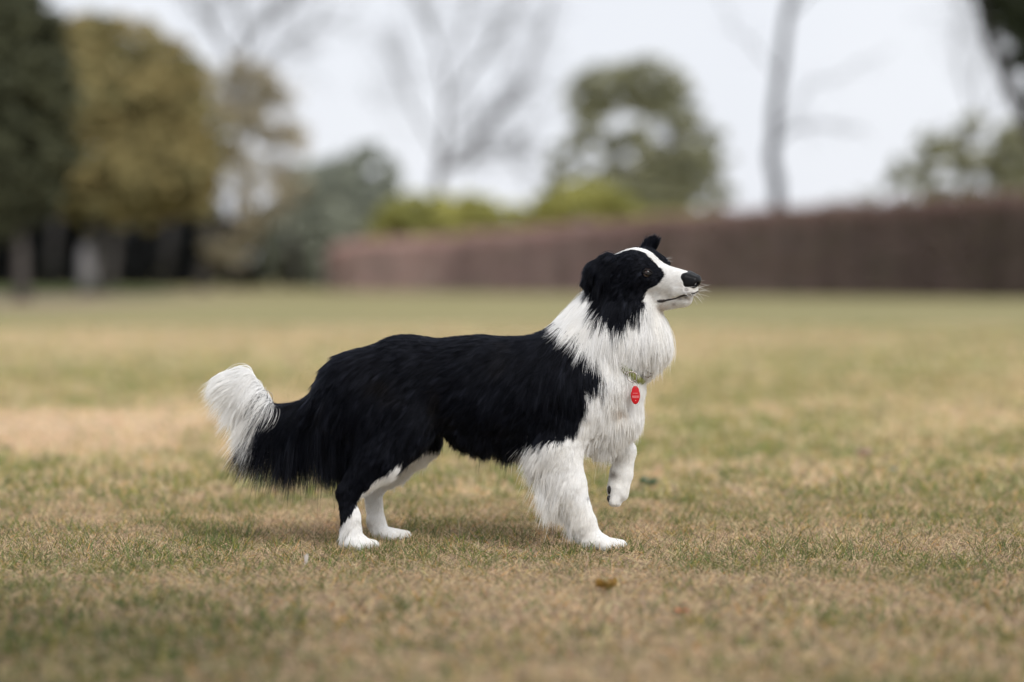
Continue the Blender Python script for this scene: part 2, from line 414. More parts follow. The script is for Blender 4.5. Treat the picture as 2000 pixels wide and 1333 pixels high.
def bare_tree(label, base, d, path, r_px, seed, forks, bm, lvl=3, L=2.2, name='bare_tree'):
    """leafless tree: trunk along path (px), branches (px,py)->(px,py) lists, twigs grown from them"""
    s = d / F; r = np.random.default_rng(seed)
    b = at(base, HOR, d); b[2] = -0.05
    o = empty(name, (b[0], b[1], 0)); tag(o, label, 'tree', 'leafless trees')
    tr = np.array([b] + [at(x, y, d) for x, y in path])
    k = 4 * (len(tr) - 1) + 1; tt = np.linspace(0, len(tr) - 1, k)
    trd = np.stack([np.interp(tt, np.arange(len(tr)), tr[:, a]) for a in range(3)], 1)
    trd[1:-1] += r.normal(0, 0.03, trd[1:-1].shape)
    link('trunk', np_mesh('trunk', *tube_arrays(trd, np.linspace(r_px * s * 1.15, r_px * s * 0.45, k), 9), smooth=True), bm, o)
    out = []
    def grow(p, dr, L_, rr, l):
        q = [p]; d_ = dr / np.linalg.norm(dr)
        for j in range(4):
            d_ = d_ + r.normal(0, 0.12, 3) + [0, 0, 0.05]; d_ /= np.linalg.norm(d_); q.append(q[-1] + d_ * L_ / 4)
        out.append(tube_arrays(q, rr * np.linspace(1, 0.35, 5), 4))
        if l > 0:
            for j in range(3):
                dn = d_ * 0.9 + r.normal(0, 0.5, 3); grow(q[int(r.integers(2, 5))], dn, L_ * 0.62, rr * 0.5, l - 1)
    for fk in forks:
        w0 = fk[0]; pts = [at(x, y, d) for x, y in fk[1:]]
        for i in range(1, len(pts)): pts[i] = pts[i] + [0, r.normal(0, 0.8), 0]
        kk = 5 * (len(pts) - 1) + 1; t2 = np.linspace(0, len(pts) - 1, kk)
        q = np.stack([np.interp(t2, np.arange(len(pts)), np.array(pts)[:, a]) for a in range(3)], 1)
        q[1:-1] += r.normal(0, 0.05, q[1:-1].shape)
        br = link('branch', np_mesh('branch', *tube_arrays(q, np.linspace(w0 * s, w0 * s * 0.3, kk), 6), smooth=True), bm, o)
        out.clear()
        for i in range(2, kk):
            dr = q[i] - q[i - 1]
            for j in range(2):
                grow(q[i], dr / np.linalg.norm(dr) + r.normal(0, 0.55, 3), L * (1.1 - 0.6 * i / kk), w0 * s * 0.28, lvl - 1)
        tw = link('twigs', np_mesh('twigs', *join(out)), bm, br); tw.location = (0, 0, 0); tw['kind'] = 'stuff'
    return o
bare_tree('pale bare tree with steep forking branches, middle of the skyline', 850, 115, [(852, 380), (872, 250), (872, 160)], 12, 3,
          [(7, (860, 340), (930, 270), (1010, 190), (1080, 0)), (4, (872, 170), (850, 80), (800, -40)), (5, (872, 200), (960, 90), (1060, -60)),
           (4, (855, 300), (800, 200), (770, 120)), (7, (865, 330), (940, 300), (1010, 290)), (3.5, (870, 180), (900, 60), (930, -60))], bark_hazy, 3, 2.6)
bare_tree('thin upright bare trunk rising straight over the hedge into the sky', 1520, 78, [(1520, 415), (1508, 300), (1520, 160), (1540, 20), (1552, -80)], 13.5, 4,
          [(2.2, (1513, 260), (1600, 160), (1720, 110)), (1.8, (1520, 150), (1440, 60), (1390, -20)), (3.5, (1540, 30), (1640, -60)), (3, (1512, 270), (1590, 245), (1680, 255))], mat('bark_black', (0.022, 0.021, 0.024), 0.9), 1, 1.0)
bare_tree('bare tree whose faint twigs rise behind the tawny tree, top left of the sky', 480, 120, [(480, 380), (470, 200), (480, 90)], 10, 5,
          [(7, (475, 160), (420, 60), (340, -40)), (7, (478, 110), (520, 30), (590, -50)), (6, (478, 150), (560, 80), (640, 40)), (5, (478, 100), (470, 0), (480, -60))], bark_hazy, 2, 3.0)
# dark leaning conifer at the upper right corner
dC = 38
o = bare_tree('dark leaning tree reaching down the upper right corner of the photo', 2110, dC, [(2090, 420), (1998, 215), (1935, 80), (1890, -60)], 19, 6,
          [(6, (1975, 130), (2040, 30), (2080, -80)), (5, (2000, 200), (2060, 150), (2120, 60)), (6, (1950, 70), (1990, 0), (2040, -90)), (4, (1930, 20), (1960, -60))], bark_dark, 3, 0.9, name='leaning_tree')
link('crown', crown_mesh([(1975, 10, 65, 60), (2010, 90, 50, 60), (1930, -30, 45, 40), (2050, 170, 50, 60)], dC, 11000, 0.1, [(0.02, 0.027, 0.013), (0.045, 0.055, 0.025)], 77, clump=0.5, hollow=0.2), leafm, o)
bare_tree('wispy bare tree with hanging twigs left of the dark leaning tree', 1925, 108, [(1925, 400), (1915, 250), (1905, 120)], 4, 8,
          [(3, (1915, 250), (1880, 120), (1870, -30)), (3, (1908, 160), (1930, 40), (1960, -60)), (3, (1915, 260), (1950, 180), (1960, 90))], bark_hazy, 2, 2.4)

# dense dark wood behind the left trees
def wood():
    o = empty('woodland', (at(120, HOR, 125)[0], 119, 0))
    o['label'] = 'dark dense woodland behind the trunks on the left'; o['category'] = 'woodland'; o['kind'] = 'stuff'
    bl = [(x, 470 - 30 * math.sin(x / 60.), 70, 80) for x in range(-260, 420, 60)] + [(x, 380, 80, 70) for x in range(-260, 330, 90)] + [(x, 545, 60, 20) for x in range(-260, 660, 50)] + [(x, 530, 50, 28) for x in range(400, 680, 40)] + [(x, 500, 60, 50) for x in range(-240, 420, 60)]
    link('foliage', crown_mesh(bl, 100, 42000, 0.5, [(0.006, 0.007, 0.008), (0.013, 0.014, 0.014)], 91, clump=0.6, hollow=0.2), leafm, o)  # near-black leaf colour has the wood's deep shade painted in
    tr = [tube_arrays([at(x, HOR, 94) * [1, 1, 0], at(x + dx, 470, 94), at(x + 2 * dx, 380, 94)], [0.22, 0.17, 0.1], 7) for x, dx in ((98, 9), (318, 12), (452, 4), (575, -7))]
    link('stems', np_mesh('stems', *join(tr), smooth=True), bark_dark, o)
wood()
tree('broadleaf_tree', 'grey green understorey tree between the tawny tree and the rounded tree', 'tree', GRP, (520, 0), 104, (520, 430), 9,
     dict(blobs=[(520, 430, 55, 40), (470, 500, 70, 35), (560, 490, 50, 50), (430, 520, 50, 28)], n=7000, size=0.35, cols=[(0.08, 0.09, 0.05), (0.2, 0.18, 0.1)]), 5, 2.0, 19)

def hedge():
    path = [(648, 568, 494), (700, 569, 482), (900, 571, 468), (1200, 575, 442), (1450, 578, 420), (1700, 581, 402), (2000, 585, 390), (2400, 590, 372)]
    r = np.random.default_rng(41)
    g = np.array([[*G(p, b)[:2], (b - t_) * (G(p, b)[1] + D0) / F + 0.0] for p, b, t_ in path])
    seg = np.linalg.norm(np.diff(g[:, :2], axis=0), axis=1); cum = np.concatenate([[0], np.cumsum(seg)])
    o = empty('hedge', (g[0][0], g[0][1], 0)); tag(o, 'long clipped hedge of bare reddish brown twigs across the lawn', 'hedge')
    def pos(s): return np.stack([np.interp(s, cum, g[:, a]) for a in range(3)], 1)
    T = 1.5                                                            # thickness
    # inner mass
    ss = np.linspace(0, cum[-1], 120); q = pos(ss); V, Q = [], []
    for i, p in enumerate(q):
        h = p[2] - 0.2 + 0.05 * math.sin(i * 1.7); e = 0.3 if i in (0,) else 0.0
        for (yy, zz) in ((0.15, 0), (0.15, h * 0.5), (0.2, h * 0.92), (0.5, h), (T - .4, h), (T - .15, h * 0.9), (T - .15, 0)):
            V.append([p[0] + 0.15 - (0.0), p[1] + yy, zz - e * (zz > 0)])
    for i in range(119):
        for j in range(6):
            a = i * 7 + j; Q.append((a, a + 7, a + 8, a + 1))
    Q.append((0, 1, 2, 6)); Q.append((2, 3, 5, 6)); 
    link('stem_mass', np_mesh('stem_mass', np.array(V), np.array(Q)), mat('hedge_inside', (0.09, 0.06, 0.05), 0.95, noise=0.3, nscale=4), o)
    n = 150000
    s = r.uniform(0, cum[-1], n); q = pos(s)
    face = r.random(n); hgt = q[:, 2]
    hgt = hgt * (0.965 + 0.09 * (fbm(np.stack([s, s * 0], 1), 0.55, 61) - 0.35) + 0.05 * (fbm(np.stack([s, s * 0], 1), 3.0, 62) - 0.5)); q[:, 2] = hgt
    z = r.random(n) * hgt; dy = r.uniform(-0.1, 0.25, n)
    top = face > 0.68; z[top] = hgt[top] + r.normal(-0.05, 0.09, top.sum()); dy[top] = r.uniform(0, T, top.sum())
    end = face < 0.02; q[end] = pos(np.zeros(end.sum())); q[end, 0] += r.normal(0.05, 0.12, end.sum()); dy[end] = r.uniform(0, T, end.sum()); z[end] = r.random(end.sum()) * g[0][2]
    c = np.stack([q[:, 0], q[:, 1] + dy, np.maximum(z, 0.1)], 1)
    u = r.normal(0, 0.38, (n, 3)); u[:, 2] += 1; u /= np.linalg.norm(u, axis=1, keepdims=True)
    v = np.cross(u, r.normal(size=(n, 3))); v /= np.linalg.norm(v, axis=1, keepdims=True)
    L = r.uniform(0.15, 0.38, n)[:, None] * 0.5; W = r.uniform(0.005, 0.018, n)[:, None]
    V = np.stack([c - u * L - v * W, c - u * L + v * W, c + u * L + v * W * .4, c + u * L - v * W * .4], 1).reshape(-1, 3)
    t_ = fbm(np.stack([s * 0.5, z * 1.2], 1), 1.1, 4)[:, None]; k = r.random((n, 1))
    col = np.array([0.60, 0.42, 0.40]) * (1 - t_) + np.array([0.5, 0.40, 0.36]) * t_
    col = col * (0.6 + 0.8 * k) * (1.0 - 0.70 * np.clip(s / cum[-1] * 1.35, 0, 1))[:, None] * (0.65 + 0.7 * fbm(np.stack([s, z * 0.15], 1), 1.6, 64, 2))[:, None]; tt = np.clip((z - hgt + 0.35) / 0.35, 0, 1)[:, None]  # paler towards the far left end: distance haze put into the twig colour
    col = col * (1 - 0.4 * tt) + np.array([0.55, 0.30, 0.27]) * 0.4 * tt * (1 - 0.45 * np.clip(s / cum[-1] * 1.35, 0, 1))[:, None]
    gr = (r.random(n) < 0.1) & (s > cum[-1] * 0.45); col[gr] = [0.16, 0.15, 0.07]
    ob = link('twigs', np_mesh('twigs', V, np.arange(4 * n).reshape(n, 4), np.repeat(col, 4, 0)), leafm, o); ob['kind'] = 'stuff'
hedge()

# ------------------------------------------------------------------ the dog: one continuous body from smoothly joined limbs
def X(px, py, y, r, s=1.0): return (P(px, py, y), r / 800.0, s)

YAW = math.radians(30); HC = (1232.0, 548.0); HY = -0.01
cy_, sy_ = math.cos(YAW), math.sin(YAW)
HO = P(HC[0], HC[1], HY)
HF = np.array([cy_, -sy_, 0.0]); HN0 = np.array([-sy_, -cy_, 0.0]); HU0 = np.array([0, 0, 1.0])
ROLL = math.radians(13)                                 # the crown leans a little towards the viewer
HN = math.cos(ROLL) * HN0 - math.sin(ROLL) * HU0; HU = math.cos(ROLL) * HU0 + math.sin(ROLL) * HN0
def H(u, n, w_):            # head frame in pixels: forward, towards the camera side, up
    if u > 60: u = 60 + (u - 60) * 0.9
    return HO + (u * HF + n * HN + w_ * HU) / 800.0
def head_local(p):
    q = (p - HO) * 800.0; u = q @ HF
    return np.where(u > 60, 60 + (u - 60) / 0.9, u), q @ HN, q @ HU

# primitives: (a, b, ra, rb, yscale, k)
def rc(a, b, s=1.0, k=0.02): return (np.array(a[0], float), np.array(b[0], float), a[1], b[1], s, k)
def hrc(ua, na, wa, ra, ub, nb, wb, rb, s=1.0, k=0.012):
    return (H(ua, na, wa), H(ub, nb, wb), ra / 800.0, rb / 800.0, s, k)

PARTS = {}
PARTS['torso'] = [
    rc(X(1085, 765, 0, 108), X(930, 760, 0, 97), 0.78, 0.02),
    rc(X(930, 756, 0, 93), X(800, 742, 0, 79), 0.78, 0.03),
    rc(X(790, 744, 0, 82), X(705, 772, 0, 84), 0.85, 0.03),
    rc(X(700, 778, 0, 76), X(665, 800, 0, 58), 0.85, 0.03),
    rc(X(1105, 735, 0, 90), X(1195, 612, 0, 66), 0.82, 0.03),
    rc(X(1150, 760, 0, 92), X(1185, 800, 0, 58), 0.85, 0.03),
    rc(X(1190, 735, -0.01, 62), X(1200, 660, -0.01, 66), 0.95, 0.03),
    rc(X(1190, 760, -0.01, 62), X(1205, 805, -0.01, 42), 0.95, 0.03),
    rc(X(1252, 662, -0.025, 54), X(1240, 610, -0.02, 50), 1.0, 0.03),
]
PARTS['head'] = [
    hrc(-8, 0, 2, 52, 18, 0, 12, 51, 1.0, 0.01),
    hrc(34, 21, 22, 24, 50, 19, 15, 19, 1.0, 0.012),
    hrc(30, -24, 34, 24, 53, -23, 24, 20, 1.0, 0.012),
    hrc(44, 0, 3, 34, 130, 0, -4, 20, 1.0, 0.012),
    hrc(20, 0, -28, 32, 117, 0, -35, 16, 1.0, 0.014),
    hrc(108, 10, -15, 16, 131, 7, -17, 14, 1.0, 0.008),
    hrc(108, -10, -15, 16, 131, -7, -17, 14, 1.0, 0.008),
    hrc(0, 26, -18, 28, 22, 22, -22, 22, 1.0, 0.015),
    hrc(0, -26, -18, 28, 22, -22, -22, 22, 1.0, 0.015),
]
PARTS['ear_near'] = [
    hrc(-20, 42, 46, 15, -42, 58, 38, 13, 1.0, 0.01),
    hrc(-42, 58, 38, 12, -68, 62, 9, 5, 1.0, 0.008),
    hrc(-30, 54, 26, 13, -46, 60, -4, 7, 1.0, 0.01),
]
PARTS['ear_far'] = [
    hrc(20, -34, 44, 14, 26, -44, 54, 10, 1.0, 0.01),
    hrc(26, -44, 54, 9, 34, -50, 62, 4, 1.0, 0.006),
]
PARTS['leg_front_near'] = [
    rc(X(1110, 790, -0.065, 66), X(1092, 868, -0.07, 44), 0.55, 0.03),
    rc(X(1090, 870, -0.07, 42), X(1112, 948, -0.07, 30), 0.85, 0.02),
    rc(X(1112, 948, -0.07, 30), X(1142, 1022, -0.07, 19), 0.9, 0.015),
    rc(X(1142, 1022, -0.07, 20), X(1155, 1050, -0.07, 19), 1.0, 0.012),
    rc(X(1155, 1056, -0.07, 19), X(1178, 1061, -0.07, 15), 1.15, 0.01),
] + [rc(X(1172, 1060, -0.07 + t_, 12), X(1205 + e, 1066, -0.07 + t_ * 1.45, 10.5), 1.0, 0.002) for t_, e in ((-0.019, -23), (-0.0065, -6), (0.0065, 8), (0.019, 6))]
PARTS['leg_front_far'] = [
    rc(X(1165, 810, 0.05, 45), X(1180, 862, 0.06, 30), 0.7, 0.03),
    rc(X(1180, 860, 0.06, 28), X(1217, 880, 0.06, 21), 0.9, 0.02),
    rc(X(1219, 882, 0.06, 22), X(1217, 925, 0.06, 17), 0.9, 0.012),
    rc(X(1217, 925, 0.06, 17), X(1208, 960, 0.06, 20), 1.0, 0.01),
    rc(X(1204, 918, 0.06, 10), X(1199, 952, 0.06, 11), 1.0, 0.01),
] + [rc(X(1207, 955, 0.06 + t_, 10), X(1203 - e, 980, 0.06 + t_ * 1.2, 8.5), 1.0, 0.004) for t_, e in ((-0.015, 4), (-0.005, -2), (0.006, -2), (0.016, 3))]
PARTS['leg_hind_near'] = [
    rc(X(715, 790, -0.035, 86), X(780, 830, -0.05, 60), 0.6, 0.04),
    rc(X(785, 835, -0.06, 52), X(742, 890, -0.07, 44), 0.6, 0.03),
    rc(X(742, 893, -0.07, 40), X(684, 957, -0.07, 21), 0.6, 0.02),
    rc(X(674, 962, -0.07, 15), X(686, 1010, -0.07, 14.5), 0.85, 0.012),
    rc(X(686, 1008, -0.07, 15), X(690, 1050, -0.07, 17), 0.95, 0.012),
    rc(X(690, 1058, -0.07, 17), X(706, 1062, -0.07, 15), 1.15, 0.01),
] + [rc(X(700, 1061, -0.07 + t_, 12), X(722 + e, 1066, -0.07 + t_ * 1.4, 10.5), 1.0, 0.002) for t_, e in ((-0.018, -20), (-0.006, -5), (0.006, 7), (0.018, 5))]
PARTS['leg_hind_far'] = [
    rc(X(780, 800, 0.05, 75), X(815, 850, 0.08, 46), 0.55, 0.03),
    rc(X(815, 850, 0.085, 40), X(772, 905, 0.11, 28), 0.6, 0.02),
    rc(X(772, 905, 0.11, 28), X(730, 950, 0.13, 19), 0.6, 0.02),
    rc(X(728, 955, 0.13, 17), X(735, 1015, 0.13, 14), 0.85, 0.012),
    rc(X(735, 1015, 0.13, 14), X(745, 1040, 0.13, 15), 1.0, 0.012),
] + [rc(X(750, 1040, 0.13 + t_, 11), X(785 + e, 1047, 0.13 + t_ * 1.4, 10), 1.0, 0.002) for t_, e in ((-0.018, -20), (-0.006, -5), (0.006, 7), (0.018, 5))]
PARTS['tail'] = [
    rc(X(650, 800, 0, 42), X(590, 815, 0, 28), 0.9, 0.03),
    rc(X(590, 813, 0, 26), X(528, 812, -0.01, 18), 0.9, 0.01),
    rc(X(528, 810, -0.01, 16), X(504, 772, -0.01, 15), 0.9, 0.01),
    rc(X(502, 770, -0.01, 14), X(484, 742, -0.01, 12), 0.9, 0.01),
    rc(X(484, 738, -0.01, 8), X(452, 733, -0.01, 5), 0.9, 0.01),
]
ORDER = list(PARTS)
KP = dict(torso=0, head=0.018, ear_near=0.006, ear_far=0.006, leg_front_near=0.04, leg_front_far=0.02, leg_hind_near=0.05, leg_hind_far=0.02, tail=0.02)

def prim(p, q):
    a, b, ra, rb, s, k = p
    sc = np.array([1, 1 / s, 1], np.float32)
    a_, b_ = (a * sc).astype(np.float32), (b * sc).astype(np.float32); ba = b_ - a_
    x = q * sc - a_
    t_ = np.clip((x @ ba) / max(float(ba @ ba), 1e-9), 0, 1)
    return np.linalg.norm(x - t_[..., None] * ba, axis=-1) - (ra + (rb - ra) * t_)
def smin(a, b, k):
    if k <= 0: return np.minimum(a, b)
    h = np.maximum(k - np.abs(a - b), 0) / k
    return np.minimum(a, b) - h * h * k * 0.25
def field_points(parts, q):
    d = np.full(q.shape[:-1], 9.0, np.float32)
    for i, p in enumerate(parts): d = smin(d, prim(p, q), p[5]) if i else prim(p, q)
    return d

CUTS = []      # shallow hollows: eye sockets (centre, radius)
EYE = [H(53, 30, 24), H(53, -30, 24)]
def grid_field(parts_dict, lo, hi, h, margin=0.05):
    n = np.ceil((hi - lo) / h).astype(int) + 1
    ax = [(lo[i] + h * np.arange(n[i])).astype(np.float32) for i in range(3)]
    D = np.full(n, 0.1, np.float32)
    for name, prims in parts_dict.items():
        L = np.full(n, 0.1, np.float32); first = True
        lo2, hi2 = None, None
        for p in prims:
            m = max(p[2], p[3]) + margin
            a = np.minimum(p[0], p[1]) - m; b = np.maximum(p[0], p[1]) + m
            i0 = np.clip(((a - lo) / h).astype(int), 0, n - 1); i1 = np.clip(((b - lo) / h).astype(int) + 1, 1, n)
            sl_ = tuple(slice(i0[j], i1[j]) for j in range(3))
            g = np.stack(np.meshgrid(*[ax[j][sl_[j]] for j in range(3)], indexing='ij'), -1)
            L[sl_] = smin(L[sl_], prim(p, g), p[5])
            lo2 = i0 if lo2 is None else np.minimum(lo2, i0); hi2 = i1 if hi2 is None else np.maximum(hi2, i1)
        sl_ = tuple(slice(lo2[j], hi2[j]) for j in range(3))
        D[sl_] = smin(D[sl_], L[sl_], KP.get(name, 0.01))
    return D, n

def surface_nets(D, lo, h):
    """one vertex per cell the surface crosses, one quad per crossed grid edge"""
    s = D < 0
    c = s[:-1, :-1, :-1].astype(np.int8)
    tot = np.zeros(c.shape, np.int8); 
    for i in (0, 1):
        for j in (0, 1):
            for k in (0, 1):
                tot += s[i:s.shape[0] - 1 + i, j:s.shape[1] - 1 + j, k:s.shape[2] - 1 + k]
    act = (tot > 0) & (tot < 8)
    idx = np.full(act.shape, -1, np.int32); I = np.argwhere(act); idx[act] = np.arange(len(I))
    acc = np.zeros((len(I), 3)); cnt = np.zeros(len(I))
    corners = [(i, j, k) for i in (0, 1) for j in (0, 1) for k in (0, 1)]
    val = {c_: D[I[:, 0] + c_[0], I[:, 1] + c_[1], I[:, 2] + c_[2]] for c_ in corners}
    for a in corners:
        for ax_ in range(3):
            if a[ax_] == 0:
                b = list(a); b[ax_] = 1; b = tuple(b)
                va, vb = val[a], val[b]; m = (va < 0) != (vb < 0)
                t_ = np.where(m, va / np.where(m, va - vb, 1), 0)
                pt = np.array(a, float)[None].repeat(len(I), 0); pt[:, ax_] += t_
                acc[m] += pt[m]; cnt[m] += 1
    V = lo + h * (I + acc / cnt[:, None])
    Q = []
    for ax_ in range(3):
        u, v = (ax_ + 1) % 3, (ax_ + 2) % 3
        sa = [slice(None)] * 3; sb = [slice(None)] * 3
        sa[ax_] = slice(0, -1); sb[ax_] = slice(1, None)
        A, B = s[tuple(sa)], s[tuple(sb)]
        E_ = np.argwhere(A != B)
        ok = (E_[:, u] > 0) & (E_[:, v] > 0) & (E_[:, u] < D.shape[u] - 1) & (E_[:, v] < D.shape[v] - 1)
        E_ = E_[ok]
        fl = A[E_[:, 0], E_[:, 1], E_[:, 2]]
        def cell(du, dv):
            e = E_.copy(); e[:, u] += du; e[:, v] += dv
            return idx[e[:, 0], e[:, 1], e[:, 2]]
        q = np.stack([cell(-1, -1), cell(0, -1), cell(0, 0), cell(-1, 0)], 1)
        q[~fl] = q[~fl][:, ::-1]
        Q.append(q)
    Q = np.concatenate(Q)
    return V, Q

HG = 0.0028
LO = np.array([-0.76, -0.22, -0.02]); HI = np.array([0.50, 0.24, 0.83])
DF, NG = grid_field(PARTS, LO, HI, HG)
def carve(D, lo, h, c, r, depth_k=0.004):
    i0 = ((c - r - 0.02 - lo) / h).astype(int); i1 = ((c + r + 0.02 - lo) / h).astype(int)
    sl_ = tuple(slice(i0[j], i1[j]) for j in range(3))
    g = np.stack(np.meshgrid(*[lo[j] + h * np.arange(i0[j], i1[j]) for j in range(3)], indexing='ij'), -1)
    d = -(np.linalg.norm(g - c, axis=-1) - r)
    D[sl_] = -smin(-D[sl_], -d.astype(np.float32), depth_k)

def samp(q):
    f = (q - LO) / HG; f = np.clip(f, 0, np.array(NG) - 1.001); i = f.astype(np.int32); f = (f - i).astype(np.float32)
    x, y, z = i[..., 0], i[..., 1], i[..., 2]; fx, fy, fz = f[..., 0], f[..., 1], f[..., 2]
    c00 = DF[x, y, z] * (1 - fx) + DF[x + 1, y, z] * fx; c10 = DF[x, y + 1, z] * (1 - fx) + DF[x + 1, y + 1, z] * fx
    c01 = DF[x, y, z + 1] * (1 - fx) + DF[x + 1, y, z + 1] * fx; c11 = DF[x, y + 1, z + 1] * (1 - fx) + DF[x + 1, y + 1, z + 1] * fx
    return (c00 * (1 - fy) + c10 * fy) * (1 - fz) + (c01 * (1 - fy) + c11 * fy) * fz
def grad(q, e=0.004):
    g = np.stack([samp(q + [e, 0, 0]) - samp(q - [e, 0, 0]), samp(q + [0, e, 0]) - samp(q - [0, e, 0]), samp(q + [0, 0, e]) - samp(q - [0, 0, e])], -1)
    return g / (np.linalg.norm(g, axis=-1, keepdims=True) + 1e-9)
def to_surface(p, d):
    """march from p along d to the body"""
    p = np.array(p, float); d = np.array(d, float) / np.linalg.norm(d); best = (9.0, p)
    for i in range(200):
        s_ = float(samp(p[None])[0])
        if s_ < best[0]: best = (s_, p)
        if s_ < 0.0003: break
        p = p + d * max(s_ * 0.6, 0.0003)
    return best[1]

eye_pos = []
for e, sgn in zip(EYE, (1, -1)):
    q = to_surface(e + HN * sgn * 0.05 + HF * 0.03, -(HN * sgn * 0.05 + HF * 0.03))
    eye_pos.append((q, grad(q[None])[0]))
for q, n_ in eye_pos: carve(DF, LO, HG, q + n_ * 0.002, 0.0098)

BV, BQ = surface_nets(DF, LO, HG)
print('body verts', len(BV), 'quads', len(BQ))

def proj(p):
    d = p[..., 1] + D0
    return 1000 + p[..., 0] * F / d, HOR - (p[..., 2] - CAMH) * F / d
def inpoly(x, y, poly):
    r_ = np.zeros(x.shape, bool); n = len(poly)
    for i in range(n):
        x0, y0 = poly[i]; x1, y1 = poly[(i + 1) % n]
        if y0 == y1: continue
        c = ((y0 > y) != (y1 > y)) & (x < (x1 - x0) * (y - y0) / (y1 - y0) + x0)
        r_ ^= c
    return r_
def labels(q):
    L = np.stack([field_points(PARTS[n], q) for n in ORDER], 0)
    return L.argmin(0), L

WHITE_BODY = [(1088, 600), (1098, 622), (1118, 640), (1140, 655), (1160, 680), (1178, 704), (1185, 728), (1164, 738), (1146, 752), (1144, 790), (1138, 812), (1124, 832),
              (1100, 850), (1075, 858), (1055, 856), (1036, 848), (1016, 866), (990, 1110), (1400, 1110), (1400, 480), (1140, 480)]
WHITE_HIND = [(790, 895), (738, 932), (708, 958), (696, 982), (684, 1000), (671, 1018), (650, 1032), (600, 1100), (790, 1100), (790, 940)]
BLACK_HEAD = [(1100, 440), (1330, 440), (1312, 524), (1300, 542), (1290, 555), (1274, 561), (1264, 574), (1256, 590), (1240, 603), (1226, 616), (1214, 632), (1200, 634), (1188, 622), (1172, 600), (1150, 585), (1100, 600)]

def coat(q, lab):
    """0 black .. 1 white fur, by where the hair is rooted"""
    x, y = proj(q)
    jx = (vnoise(q, 90, 5) - 0.5) * 9; jy = (vnoise(q, 90, 6) - 0.5) * 9
    x, y = x + jx, y + jy
    w_ = np.zeros(len(q))
    L = lambda n: lab == ORDER.index(n)
    w_[inpoly(x, y, WHITE_BODY)] = 1
    # head, mirrored about its own middle plane
    u, n, v = head_local(q); hd = L('head') | (L('torso') & (u > -70) & (v > -110) & (v < 70) & (x > 1165))
    ur = np.where(u > 60, 60 + (u - 60) * 0.9, u)
    qm = HO + (ur[:, None] * HF + np.abs(n)[:, None] * HN + v[:, None] * HU) / 800.0
    mx_, my_ = proj(qm)
    wb = np.interp(u, [-45, -20, 10, 45, 66, 80, 92, 102], [0, 2, 7, 8, 9, 12, 20, 60]) + jx * 0.3
    blk = inpoly(mx_ + jx * .5, my_ + jy * .5, BLACK_HEAD) & ~((np.abs(n) < wb) & (v > 5))
    w_ = np.where(hd, np.where(blk, 0, 1), w_)
    w_[L('ear_near') | L('ear_far')] = 0
    w_ = np.where(L('leg_hind_near'), inpoly(x, y, WHITE_HIND) * 1.0, w_)
    w_ = np.where(L('leg_hind_far'), np.where((y > 880 - (x - 830) * 0.5) | (q[:, 1] < 0.1), 1.0, 0.0), w_)
    w_ = np.where(L('leg_hind_far') & (y < 865), 0.0, w_)
    w_[L('leg_front_far')] = 1
    w_ = np.where(L('leg_front_near'), inpoly(x, y, WHITE_BODY) * 1.0, w_)
    w_ = np.where(L('tail'), (x + (y - 800) * 0.45 < 521) * 1.0, w_)
    return w_

def coat_colour(w_, q, r_):
    n = len(q); x, y = proj(q)
    wc = np.array([0.955, 0.945, 0.925]) * (1 + (fbm(q, 35, 12)[:, None] - 0.5) * np.array([0.04, 0.08, 0.14]))
    hu, hn, hv = head_local(q); hd = np.clip((hu - 30) / 30, 0, 1) * (x > 1240) * (y < 612)
    wc = wc * (1 - hd * (0.10 + 0.12 * (fbm(q, 260, 44, 2) - 0.4)))[:, None]
    low = np.clip((y - 860) / 200, 0, 1)[:, None] * 0.3                # earth-stained legs and feet
    cream = np.array([0.74, 0.68, 0.6]); k = np.clip((fbm(q, 22, 14)[:, None] - 0.52) * 5, 0, 1) * low
    wc = wc * (1 - k) + cream * k
    # muddy smudges behind the raised wrist, on the hock and belly
    for (sx, sy, sr, c_) in ((1196, 885, 13, (.2, .16, .12)), (1200, 925, 9, (.16, .13, .11)), (1188, 905, 9, (.22, .17, .13)), (1147, 968, 5, (.3, .3, .32)), (681, 1037, 3.0, (.05, .05, .06)),
                             (718, 1020, 9, (.25, .2, .14)), (1210, 790, 12, (.6, .5, .4)), (1320, 594, 4, (.45, .4, .38)), (1341, 566, 6, (.3, .28, .29)), (1332, 583, 4, (.3, .27, .27)), (1343, 579, 5, (.22, .2, .2)), (1351, 574, 5, (.2, .18, .18)), (1349, 584, 4, (.5, .46, .45)), (1300, 600, 12, (.66, .58, .5))):
        k = np.exp(-(((x - sx) / sr) ** 2 + ((y - sy) / sr) ** 2) * 1.3)[:, None] * 0.85 * (q[:, 1:2] < 0.2)
        wc = wc * (1 - k) + np.array(c_) * k
    bc = np.array([0.0044, 0.0053, 0.0090])[None].repeat(n, 0)
    br = np.clip((fbm(q, 12, 19)[:, None] - 0.6) * 4, 0, 1); bc = bc * (1 - br) + np.array([0.007, 0.0055, 0.0045]) * br
    c = np.where(w_[:, None] > 0.5, wc, bc)
    if r_ is not None: c = c * (1 + r_.normal(0, 0.07, (n, 1)))
    return np.clip(c, 0.0015, 0.96)

dog = empty('dog', (0.0, -0.02, 0.0))
tag(dog, 'black and white long haired border collie standing in profile with one front paw raised', 'dog')
vl, _ = labels(BV.astype(np.float32))
vw = coat(BV, vl); vcol = coat_colour(vw, BV, None)
bodym = mat('dog_skin', attr=True, rough=0.9, spec=0.03)
body = link('body', np_mesh('body', BV, BQ, vcol, smooth=True), bodym, dog)

